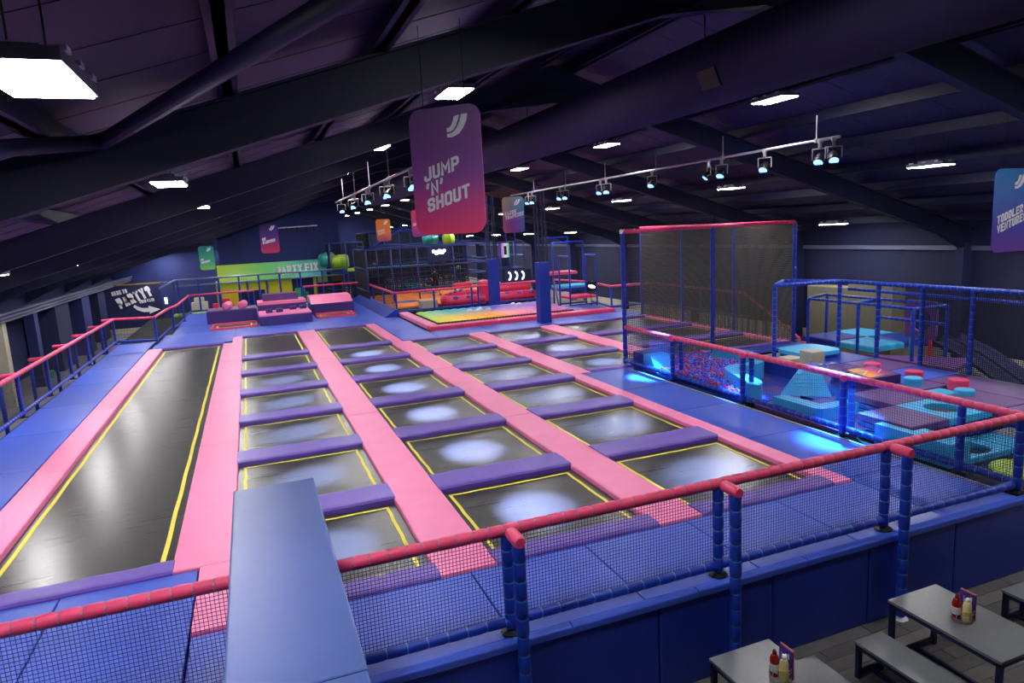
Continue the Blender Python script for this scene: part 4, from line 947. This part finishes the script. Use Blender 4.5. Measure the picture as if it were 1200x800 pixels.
for k in range(3):
    b = MB()
    for i in range(8):
        a0, a1 = -PI / 2 + PI * i / 8, -PI / 2 + PI * (i + 1) / 8; x = 16.85 + .5 * k
        b.tube((x + .16 * math.cos(a0), 44.46, .8 + .26 * math.sin(a0)), (x + .16 * math.cos(a1), 44.46, .8 + .26 * math.sin(a1)), .055, 6)
    b.build('ring', 'whitelit', sg)
# climbing tower with three platforms
ct = thing('step_tower', 'blue pipe tower with red and blue jump platforms right of the airbag', 'climbing tower', (15.8, 30.5, 0))
MB().pad(14.8, 16.3, 30.5, 31.7, .42, .54, .04).build('platform', 'railpink', ct)
MB().pad(15.0, 16.8, 31.9, 33.2, .85, .98, .04).build('platform', 'cyan', ct); MB().pad(15.0, 16.8, 31.9, 33.2, .7, .85, .02).build('platform_base', 'bluedk', ct)
MB().pad(15.0, 16.8, 33.6, 34.8, 1.45, 1.6, .04).build('platform', 'railpink', ct)
MB().padtube((15.2, 33.2, 1.25), (16.6, 32.2, 1.1), .05).build('grab_bar', 'redpvc', ct)
for x in (14.8, 16.3):
    for y, z0_, z1_ in ((30.5, 0, 2.55), (31.7, 0, 2.55)): MB().padtube((x, y, z0_), (x, y, z1_), .045).build('post', 'post', ct, smooth=True)
    MB().padtube((x, 30.5, 2.55), (x, 31.7, 2.55), .045).build('rail', 'post', ct, smooth=True)
for y, z1_ in ((33.0, 3.2), (34.8, 3.45)):
    for x in (15.05, 16.85): MB().padtube((x, y, 0), (x, y, z1_), .045).build('post', 'post', ct, smooth=True)
    MB().padtube((15.05, y, z1_), (16.85, y, z1_), .05).build('rail', 'post', ct, smooth=True)
for y in (30.6, 31.6): MB().tube((14.8, y, .1), (16.3, y, .1), .04).build('rail', 'post', ct)
MB().padtube((14.4, 31, 0), (15.2, 33.4, 1.5), .05).build('stair_side', 'plumdark', ct)
# little stand sign
sg = thing('stand_sign', 'small black sign on a thin stand by the far right railing', 'sign', (15.5, 30.0, 0))
MB().tube((15.5, 29.6, .14), (15.5, 29.6, 1.0), .02).build('stand', 'blackmetal', sg)
MB().box(15.25, 15.75, 29.55, 29.6, .85, 1.3).build('board', 'blackmetal', sg)
MB().path((15.33, 29.53, 1.12), (15.67, 29.53, 1.02), [(0, .04), (.5, .09), (1, .05)], 6).build('mark', 'whitelit', sg)

# parkour blocks
def blk(name, lab, parts):
    t = thing(name, lab, 'soft block', (parts[0][0], parts[0][2], 0))
    for x0, x1, y0, y1, z0, z1, m_, nm in parts: MB().pad(x0, x1, y0, y1, z0, z1, .03).build(nm, m_, t)
    return t
blk('parkour_block', 'long purple block on the far left carrying two pink rolls', [(-2.3, .15, 38.1, 39.9, 0, .62, 'plumdark', 'body'), (-2.3, .15, 38.1, 39.9, .62, .68, 'plum', 'top')])
for i, x in enumerate((-1.35, -.6)):
    shape('pink_roll', ['left of the two pink rolls on the purple block', 'right of the two pink rolls on the purple block'][i], 'soft roll', MB().path((x, 38.2, .86), (x + .15, 39.3, .86), [(0, .1), (.03, .19), (.97, .19), (1, .1)], 14), 'pink', (x, 38.2, .68), 'pink rolls', smooth=True)
blk('parkour_block', 'pink topped block studded with four small purple blocks', [(.2, 2.7, 35.4, 37.6, 0, .44, 'plumdark', 'body'), (.2, 2.7, 35.4, 37.6, .44, .52, 'pink', 'top')])
for i, (x, y) in enumerate(((.55, 36.1), (1.05, 36.1), (1.75, 36.9), (2.25, 36.9))):
    shape('stud_block', ['first', 'second', 'third', 'fourth'][i] + ' small purple block from the left on the pink top', 'soft block', MB().pad(x, x + .33, y, y + .33, .52, .7, .03), 'plumdark', (x, y, .52), 'small purple blocks')
blk('parkour_block', 'stepped block with pink tread and purple back behind the studded block', [(.2, 2.65, 37.7, 39.4, 0, .8, 'plumdark', 'body'), (.2, 2.65, 37.7, 39.4, .8, .95, 'pink', 'tread'), (.5, 2.3, 38.3, 39.2, .95, 1.3, 'plum', 'back')])
wb = thing('pink_wedge_block', 'purple block with sloped pink top right of the stepped block', 'soft block', (4, 38.5, 0))
MB().box(2.95, 5.25, 38.5, 40.8, 0, .55).build('body', 'plumdark', wb)
MB().prism_x([(38.5, .55), (40.8, .55), (40.8, .9), (39.4, .88)], 2.95, 5.2).build('slope', 'pink', wb)
for i, (x0, x1, y0, y1) in enumerate(((-1.95, .0, 35.4, 37.3), (3.1, 4.95, 36.4, 38.0))):
    t = thing('mini_trampoline', ['small sunken trampoline with pink rim before the long purple block', 'small sunken trampoline with pink rim before the pink wedge block'][i], 'trampoline', (x0, y0, 0))
    MB().box(x0, x1, y0, y1, .0, .012).build('bed', 'bed', t)
    for a, c, e, g_ in ((x0, x1, y0 - .12, y0), (x0, x1, y1, y1 + .12), (x0 - .1, x0, y0, y1), (x1, x1 + .1, y0, y1)): MB().pad(a, c, e, g_, -.01, .09, .02).build('rim', 'railpink', t)
    for a, c, e, g_ in ((x0 + .15, x1 - .15, y0 + .15, y0 + .22), (x0 + .15, x1 - .15, y1 - .22, y1 - .15), (x0 + .15, x0 + .22, y0 + .15, y1 - .15), (x1 - .22, x1 - .15, y0 + .15, y1 - .15)): MB().box(a, c, e, g_, .012, .016).build('boundary_line', 'yellow', t)

# ------------------------------------------------------------------ party wall, party sign, rooms at the back
pw = thing('party_wall', 'navy wall reading here to party this way with an arrow', 'wall panel', (-7, 48, GZ))
MB().box(-8.75, -5.3, 48.0, 48.2, GZ + .3, 1.85).build('panel', 'navydk', pw)
MB().box(-8.75, -5.3, 47.98, 48.22, GZ, GZ + .3).build('skirting', 'cream', pw)
MB().box(-5.3, -4.6, 47.6, 48.3, GZ, 1.9).build('end_post', 'navy', pw)
MB().box(-8.75, -5.3, 47.97, 48.22, 1.85, 1.92).build('top_trim', mat('dull_gold', '7a6020', .6), pw)
def pwp(ox, oz, rot=0):
    c, s = math.cos(rot), math.sin(rot)
    return lambda x, y: (ox + x * c - y * s, 47.95, oz + x * s + y * c)
text_mb('HERE TO', .36, 'white', 'lettering', pw, pwp(-8.05, 1.25, .17), cond=.36)
text_mb('PARTY?', .92, 'white', 'lettering', pw, pwp(-7.7, .42, .36), cond=.34)
text_mb('THIS WAY!', .28, 'white', 'lettering', pw, pwp(-6.62, .68, .08), cond=.36)
arr = [(-6.95, .5), (-6.75, .28), (-6.4, .12), (-6.05, .1), (-6.1, -.02), (-5.45, .22), (-6.1, .5), (-6.1, .36), (-6.45, .38), (-6.7, .5), (-6.85, .62)]
MB().add([(x - .05, 47.95, z) for x, z in arr], [tuple(range(len(arr)))]).build('arrow', 'white', pw)
for i, (x, y, m_) in enumerate(((-5.0, 39.2, 'red'), (-4.8, 41.5, 'green'))): pass
for i, (x, y, m_, lab) in enumerate(((-7.1, 41.0, 'red', 'small red mark on the grey floor before the party wall'), (-6.1, 41.8, 'green', 'green arrow mark on the grey floor before the party wall'))):
    shape('floor_marking', lab, 'floor mark', MB().prism([(x - .35, y - .8), (x + .1, y - .8), (x + .4, y + .4), (x + .55, y + .9), (x + .1, y + .7)], GZ, GZ + .004), m_, (x, y, GZ), 'floor marks')
shape('wall_lamp', 'small lit lamp on the end post of the party wall', 'lamp', MB().pad(-5.15, -5.0, 47.55, 47.6, .55, .95, .01), 'whitelit', (-5.07, 47.6, .6))

PY = 52.0
br_ = tag(MB().box(-1.9, 6.5, PY, PY + .3, 2.55, 7.0).build('wall_party_room', 'navy'), kind='structure')
tag(MB().box(-9.0, -2.0, PY + 3, PY + 3.3, GZ, 3.6).build('wall_back_left', 'navy'), kind='structure')
yw = thing('party_room_front', 'yellow fading room front with dark window openings under the party sign', 'room front', (2, PY, GZ))
MB().box(-2.3, 6.6, PY + .02, PY + .25, GZ, 1.5).build('wall', gradmat('yellow_fade', [(0, 'd88010'), (.5, 'd8b818'), (1, 'b8cc28')], axis=2, lo=0, hi=2.6), yw)
for x0, x1, z0, z1 in ((-.9, .9, -1.1, .7), (1.1, 2.6, -1.1, .4), (2.8, 4.3, -1.1, 1.3), (4.6, 6.3, -1.1, .9)):
    f_ = MB().box(x0, x1, PY - .02, PY + .02, z0, z1).build('window', 'navydk', yw)
for x in (-2.2, -.3, 1.0, 3.1, 4.5): MB().box(x, x + .12, PY - .3, PY - .1, GZ, 1.38).build('upright', 'bluedk', yw)
ps = thing('party_sign', 'lime to teal sloped fascia with white party lettering', 'sign', (2, PY, 1.5))
MB().prism_x([(PY - .5, 1.45), (PY, 1.4), (PY, 2.6), (PY - .1, 2.6)], -2.1, 6.7).build('fascia', gradmat('fascia_fade', [(0, 'b0d030'), (.35, '70c860'), (.75, '30b0a0'), (1, '2890b8')], axis=0, lo=-4, hi=4.5, emit=.12), ps)
text_mb('PARTY', .85, 'white', 'lettering', ps, lambda x, y: (1.8 + x, PY - .52 + .3 * (y / 1.1), 1.66 + y + x * .05), cond=.45)
text_mb('FIX', .85, 'white', 'lettering', ps, lambda x, y: (3.78 + x, PY - .52 + .3 * (y / 1.1), 1.76 + y + x * .05), cond=.45)
# railing frame in front of the party room
gr = thing('upper_pipe_rail', 'long dark blue pipe rail crossing in front of the party room', 'pipe frame', (-4.4, 47, GZ))
for x in (-4.3, -3.1, -1.9, -.7, .5, 1.8, 3.1, 4.5, 5.9): MB().tube((x, 47, GZ), (x, 47, 2.0), .06, 6).build('upright', 'bluedk', gr)
MB().tube((-4.4, 47, 2.0), (6, 47, 2.0), .06).tube((-4.4, 47, 1.62), (6, 47, 1.62), .05).tube((-4.4, 47, 2.0), (-5.0, 44.5, 1.7), .05).build('rail', 'ledge', gr)
# clutter far left behind the pink railing
for i, (x, y, s, m_, nm, lab) in enumerate([(-3.3, 49, .5, 'cream', 'pale_box', 'pale boxes stacked behind the pink corner railing'), (-1.6, 47.5, .4, 'red', 'red_stool', 'red stool behind the far left railing'), (-2.2, 45.95, .25, 'redpvc', 'red_cushion', 'round red cushion behind the far left railing'), (3.2, 50, .55, 'green', 'green_board', 'green graphic board under the party sign')]):
    shape(nm, lab, 'prop', MB().pad(x - s, x + s, y, y + .6, GZ, GZ + 1 + s, .05).pad(x - s * .6, x + s * .6, y + .1, y + .5, GZ + 1 + s, GZ + 1.3 + s, .05), m_, (x, y, GZ))
shape('green_mat_strip', 'lime floor mat strip behind the far left railing', 'mat', MB().pad(-4.6, 6.5, 45.75, 46.8, -.3, -.05, .03), 'lime', (0, 46, -.3))

# ================================================================== BANNERS
def banner(lab, loc, w_, h_, yaw, stops, lines, tsz, tz, tx=.1, shear=.2, cond=.66, axis2=None, logo_s=1.0):
    t = thing('hanging_banner', lab, 'banner', (0, 0, 0)); ORG[t.name] = (0, 0, 0)
    r = .16 * w_; poly = []
    for cx_, cz_, a0 in ((w_ - r, h_ - r, 0), (r, h_ - r, PI / 2), (r, r, PI), (w_ - r, r, 1.5 * PI)):
        for k in range(7): a = a0 + PI / 2 * k / 6; poly.append((cx_ + r * math.cos(a), cz_ + r * math.sin(a)))
    gm = gradmat('banner_fade', stops, axis=2, lo=0, hi=h_, rough=.5, **(axis2 or {}))
    MB().prism_y(poly, 0, .02).build('board', gm, t)
    k = 0
    for ln in lines:
        text_mb(ln, tsz, 'white', 'lettering', t, (lambda kk: lambda x, y: (w_ * tx + x + kk * .012 * w_, -.006, tz - kk * tsz * .8 + y))(k), cond=cond, shear=shear, bold=.0); k += 1
    # logo: two curved strokes, fat at the top and tapering down to the left
    K = w_ * .27 * logo_s; X0, Z0 = w_ * .54, h_ - .38 * w_
    for pl in ([(0, .42), (.12, .44), (.26, .56), (.36, .78), (.4, .92), (.68, .96), (.62, .78), (.5, .52), (.34, .32), (.16, .24), (0, .24)],
               [(0, 0), (.3, .0), (.62, .12), (.86, .36), (1.04, .7), (1.1, .98), (.78, .98), (.68, .66), (.52, .4), (.32, .22), (.14, .17), (0, .17)]):
        MB().add([(X0 + x * K, -.006, Z0 + z * K) for x, z in pl], [tuple(range(len(pl)))]).build('logo_stroke', 'white', t)
    for x in (w_ * .22, w_ * .8): MB().tube((x, .01, h_ - .03), (x, .01, h_ + .9), .004, 4).build('hanging_wire', 'blackmetal', t)
    t.location = loc; t.rotation_euler = (0, 0, yaw); return t
banner('big purple to pink hanging banner reading jump n shout', (1.9, 8.0, 4.03), .9, 1.42, -math.radians(43), [(0, 'f03a6c'), (.18, 'd63c80'), (.45, '8c4a98'), (1, '7a5a88')], ['JUMP', "\u2018N\u2019", 'SHOUT'], .215, .6, .17, .27, cond=.64)
banner('blue hanging banner reading toddler ventures at right edge', (11.95, 8.0, 3.2), .9, 1.42, 0, [(0, '5a1e8c'), (.3, '3a30a0'), (1, '1878c0')], ['TODDLER', 'VENTURES'], .2, .48, .1, .3, cond=.52)
banner('rainbow hanging banner reading eazee trapezee', (9.55, 25.5, 3.9), .88, 1.4, -math.radians(10), [(0, '6a1e90'), (.35, '5a2aa0'), (.65, '30a0b0'), (1, '60b050')], ['EAZEE', 'TRAPEZEE'], .2, .66, .1, .24, cond=.55, axis2=dict(axis2=0, stops2=[(0, 'f08030'), (.4, 'a040a0'), (1, '2880d0')], lo2=0, hi2=.88))
banner('small purple to red hanging banner reading go parkour', (.68, 36.5, 3.5), .88, 1.45, 0, [(0, 'd02850'), (.25, 'a02468'), (.55, '5a2080'), (1, '3a1e60')], ['GO', 'PARKOUR'], .21, .6, .1, .22, cond=.42)
banner('small teal to lime hanging banner near the left wall', (-2.6, 43, 2.65), .8, 1.35, 0, [(0, '80c040'), (.3, '30a070'), (1, '1e9080')], ['##', '######'], .2, .5, .1, .22, cond=.36)
banner('small orange hanging banner over the orange court', (7.65, 43, 3.7), .9, 1.38, 0, [(0, '7a3a90'), (.2, 'c86040'), (.4, 'e88030'), (1, 'f09020')], ['#####', '#####'], .2, .55, .1, .22, cond=.45)
banner('pink hanging banner half hidden behind the big jump banner', (8.3, 36, 3.9), .88, 1.4, 0, [(0, '7a2a90'), (.3, 'c03080'), (1, 'f03a70')], ['####'], .24, .55, .1, .22, cond=.6)

# ================================================================== LIGHTING BARS
def spot_proto():
    t = thing('stage_spotlight', 'x', 'spotlight', (0, 0, 0), 'stage spotlights')
    MB().box(-.03, .03, -.03, .03, -.12, .04).lathe((0, 0, -.03), [(.03, 0), (.05, .0), (.05, .07), (.03, .07)], 8).build('clamp', 'alum', t)
    MB().tube((-.15, 0, -.14), (.15, 0, -.14), .014, 5).tube((-.15, 0, -.14), (-.15, 0, -.36), .014, 5).tube((.15, 0, -.14), (.15, 0, -.36), .014, 5).build('yoke', 'alum', t)
    MB().path((0, .1, -.25), (0, -.09, -.42), [(0, .05), (.15, .08), (.5, .1), (.85, .105), (1, .105)], 14).build('body', 'blackmetal', t, smooth=True)
    MB().path((0, -.091, -.422), (0, -.095, -.427), [(0, .09), (1, .09)], 14).build('lens', 'lens', t)
    b = MB()
    for k in range(4): b.path((-.12 + .08 * k, .06, -.16), (-.14 + .09 * k, .12, -.28), [(0, .012), (1, .012)], 5)
    b.build('cable_loop', 'blackmetal', t)
    return t
SPP = spot_proto(); used = [False]
def fixture(x, y, z, lab, target, power=SPOT_W, size=14, col=(.34, .44, 1.0)):
    tg = Vector(target); src = Vector((x, y - .0, z - .42)); az = math.atan2(tg.x - x, -(tg.y - y))
    if not used[0]: o = SPP; o.location = (x, y, z); o.rotation_euler = (0, 0, az); o['label'] = lab; used[0] = True
    else: o = dup(SPP, (x, y, z), az, lab)
    ld = bpy.data.lights.new('spot_lamp', 'SPOT'); ld.energy = power; ld.color = col; ld.spot_size = math.radians(size); ld.spot_blend = 1.0; ld.shadow_soft_size = .05
    lo = bpy.data.objects.new('lamp_beam', ld); COL.objects.link(lo)
    lo.parent = o
    mw_ = Matrix.Translation((x, y, z)) @ Matrix.Rotation(az, 4, 'Z')
    d_ = (tg - src).normalized(); src = src + d_ * .3
    lm = Matrix.Translation(src) @ d_.to_track_quat('-Z', 'Y').to_matrix().to_4x4()
    lo.matrix_parent_inverse = Matrix.Identity(4); lo.matrix_basis = mw_.inverted() @ lm
    return o
bars = [(3.6, 11.3, 29.0, 'silver lighting bar over the second column of trampolines'), (11.1, 10.5, 28.5, 'silver lighting bar right of the round duct')]
for x, y0, y1, lab in bars:
    t = thing('lighting_bar', lab, 'lighting bar', (x, y0, 5.5)); MB().tube((x, y0, 5.5), (x, y1, 5.5), .03, 10).build('bar', 'alum', t, smooth=True)
    y = y0 + .6
    while y < y1:
        MB().tube((x, y, 5.5), (x, y, rz(x) + .1), .014, 6).lathe((x, y, 5.46), [(.02, 0), (.05, 0), (.05, .08), (.02, .08)], 8).build('drop_rod', 'alum', t); y += 2.95
# targets: bed centres
L1 = [(c, j) for c in (0, 1) for j in range(6)]
def ctr(c, j):
    Y = backY[c]; y = Y[j]; top = Y[j + 1] - .75 if j + 1 < len(Y) else min(farY[c], y + 2.6); return ((cols[c][0] + cols[c][1]) / 2, (y + top) / 2, -.1)
for c, j in L1:
    pw_ = 1.0
    if c == 0 and j in (5,): continue
    y = 11.9 + j * 3.0 + (.5 if c else 0)
    fixture(3.6, y, 5.47, 'spotlight on the left bar aimed at the %s trampoline of the %s column' % (ORD[j], ORD[c]), ctr(c, j), SPOT_W)
for j in range(6):
    fixture(11.1, 11.0 + j * 3.1, 5.47, 'spotlight on the right bar aimed at the %s trampoline of the third column' % ORD[j], ctr(2, j))
for j in range(3):
    fixture(11.1, 19.9 + j * 3.1, 5.47, 'spotlight on the right bar aimed at the %s trampoline of the fourth column' % ORD[j], ctr(3, j), SPOT_W * .8)
fixture(11.1, 10.65, 5.47, 'spotlight at the near end of the right bar, aimed down at the toddler rail', (9.62, 8.95, 0), BLUE_W * .75, 19, (.05, .4, 1.0))
fixture(11.1, 14.6, 5.47, 'spotlight on the right bar aimed at the deck by the tall net post', (9.65, 15.15, 0), BLUE_W * 1.3, 16, (.05, .42, 1.0))
fixture(11.1, 12.6, 5.47, 'spotlight on the right bar aimed at the near end of the snake wall', (10.15, 12.15, .3), BLUE_W, 14, (.08, .4, 1.0))
# grid bar in the far left
t = thing('far_lighting_bar', 'short pale lighting bar before the navy party room wall', 'lighting bar', (3, 44, 5.0)); MB().tube((1.9, 44, 4.85), (4.2, 44, 4.9), .04).build('bar', 'alum', t)
for x in (2.4, 3.0, 3.6, 4.0): MB().tube((x, 44, 4.85), (x, 44, 4.55), .05).build('small_lamp', 'blackmetal', t)

# ================================================================== CAFE
def table(x0, x1, y0, y1, z, lab, cat, name, thick=.03):
    t = thing(name, lab, cat, ((x0 + x1) / 2, (y0 + y1) / 2, GZ))
    MB().box(x0, x1, y0, y1, z - thick, z).build('top', 'tabletop', t)
    MB().box(x0 + .01, x1 - .01, y0 + .01, y0 + .05, z - .08, z - thick).box(x0 + .01, x1 - .01, y1 - .05, y1 - .01, z - .08, z - thick).box(x0 + .01, x0 + .05, y0, y1 - .01, z - .08, z - thick).box(x1 - .05, x1 - .01, y0, y1 - .01, z - .08, z - thick).build('apron', 'frame', t)
    for x in (x0 + .01, x1 - .06):
        for y in (y0 + .01, y1 - .06): MB().box(x, x + .05, y, y + .05, GZ, z - thick).build('leg', 'frame', t)
    for y in (y0 + .02, y1 - .05): MB().box(x0 + .05, x1 - .05, y, y + .03, GZ + .06, GZ + .1).build('stretcher', 'frame', t)
    MB().box((x0 + x1) / 2 - .02, (x0 + x1) / 2 + .02, y0 + .03, y1 - .03, GZ + .06, GZ + .1).build('stretcher', 'frame', t)
TZ = -.37; BZ = -.67
table(6.42, 7.19, 3.95, 5.22, TZ, 'grey topped cafe table at the lower right by the skirt wall', 'table', 'cafe_table')
table(3.94, 4.7, 3.95, 5.22, TZ, 'grey topped cafe table at the bottom centre right', 'table', 'cafe_table')
table(5.83, 6.24, 3.6, 5.14, BZ, 'grey bench left of the right cafe table', 'bench', 'cafe_bench')
table(4.84, 5.24, 3.6, 5.14, BZ, 'grey bench right of the bottom centre cafe table', 'bench', 'cafe_bench')
table(8.25, 8.66, 3.6, 5.14, BZ, 'grey bench at the right edge of the picture', 'bench', 'cafe_bench')
MENU = gradmat('menu_print', [(0, 'c8324a'), (.25, '6a2a90'), (1, '3a2a8c')], axis=2, lo=0, hi=.3)
for i, (x, y, w_) in enumerate(((6.78, 4.6, 'right'), (4.37, 4.68, 'bottom centre'))):
    cd = thing('condiment_caddy', 'wire condiment caddy on the %s cafe table' % w_, 'caddy', (x, y, TZ), 'condiment caddies')
    b = MB()
    for z in (.03, .1, .13):
        for k in range(16):
            a0, a1 = 2 * PI * k / 16, 2 * PI * (k + 1) / 16
            b.tube((x + .1 * math.cos(a0), y + .1 * math.sin(a0), TZ + z), (x + .1 * math.cos(a1), y + .1 * math.sin(a1), TZ + z), .004, 4)
    for k in range(8):
        a0 = 2 * PI * k / 8; b.tube((x + .1 * math.cos(a0), y + .1 * math.sin(a0), TZ), (x + .1 * math.cos(a0), y + .1 * math.sin(a0), TZ + .14), .004, 4)
    b.tube((x, y, TZ + .01), (x, y, TZ + .28), .005, 4); b.build('wire_basket', 'alum', cd)
    MB().lathe((x, y, TZ), [(.001, 0), (.1, 0), (.1, .006), (.001, .008)], 14).build('base', 'alum', cd)
    for (dx, dy, m_, nm, lab) in ((-.035, .05, 'ketchup', 'sauce_bottle', 'red sauce bottle in the caddy on the %s table' % w_), (-.01, -.05, 'mayo', 'sauce_bottle', 'cream sauce bottle in the caddy on the %s table' % w_)):
        bt_ = thing(nm, lab, 'bottle', (x + dx, y + dy, TZ + .008), 'sauce bottles')
        MB().lathe((x + dx, y + dy, TZ + .008), [(.001, 0), (.038, 0), (.043, .02), (.043, .18), (.034, .21), (.017, .228), (.001, .228)], 14).build('body', m_, bt_, smooth=True)
        MB().lathe((x + dx, y + dy, TZ + .236), [(.017, 0), (.021, 0), (.018, .038), (.001, .04)], 10).build('cap', m_ if m_ == 'ketchup' else 'white', bt_, smooth=True)
        MB().lathe((x + dx, y + dy, TZ + .06), [(.0435, 0), (.0438, .002), (.0438, .08), (.0435, .082)], 14).build('label', 'white' if m_ == 'ketchup' else 'yellow', bt_, smooth=True)
    mn = thing('menu_card', 'purple menu card with orange edge standing in the %s caddy' % w_, 'menu', (x + .06, y, TZ + .008), 'menu cards')
    MB().box(x + .055, x + .07, y - .085, y + .085, TZ + .008, TZ + .3).build('card', MENU, mn)
    MB().box(x + .07, x + .078, y - .087, y + .087, TZ + .008, TZ + .31).build('backing', 'orange', mn)
    for k in range(3): MB().box(x + .052, x + .055, y - .05 + k * .03, y - .03 + k * .035, TZ + .2 - .02 * k, TZ + .26 - .02 * k).build('print_mark', 'white', mn)
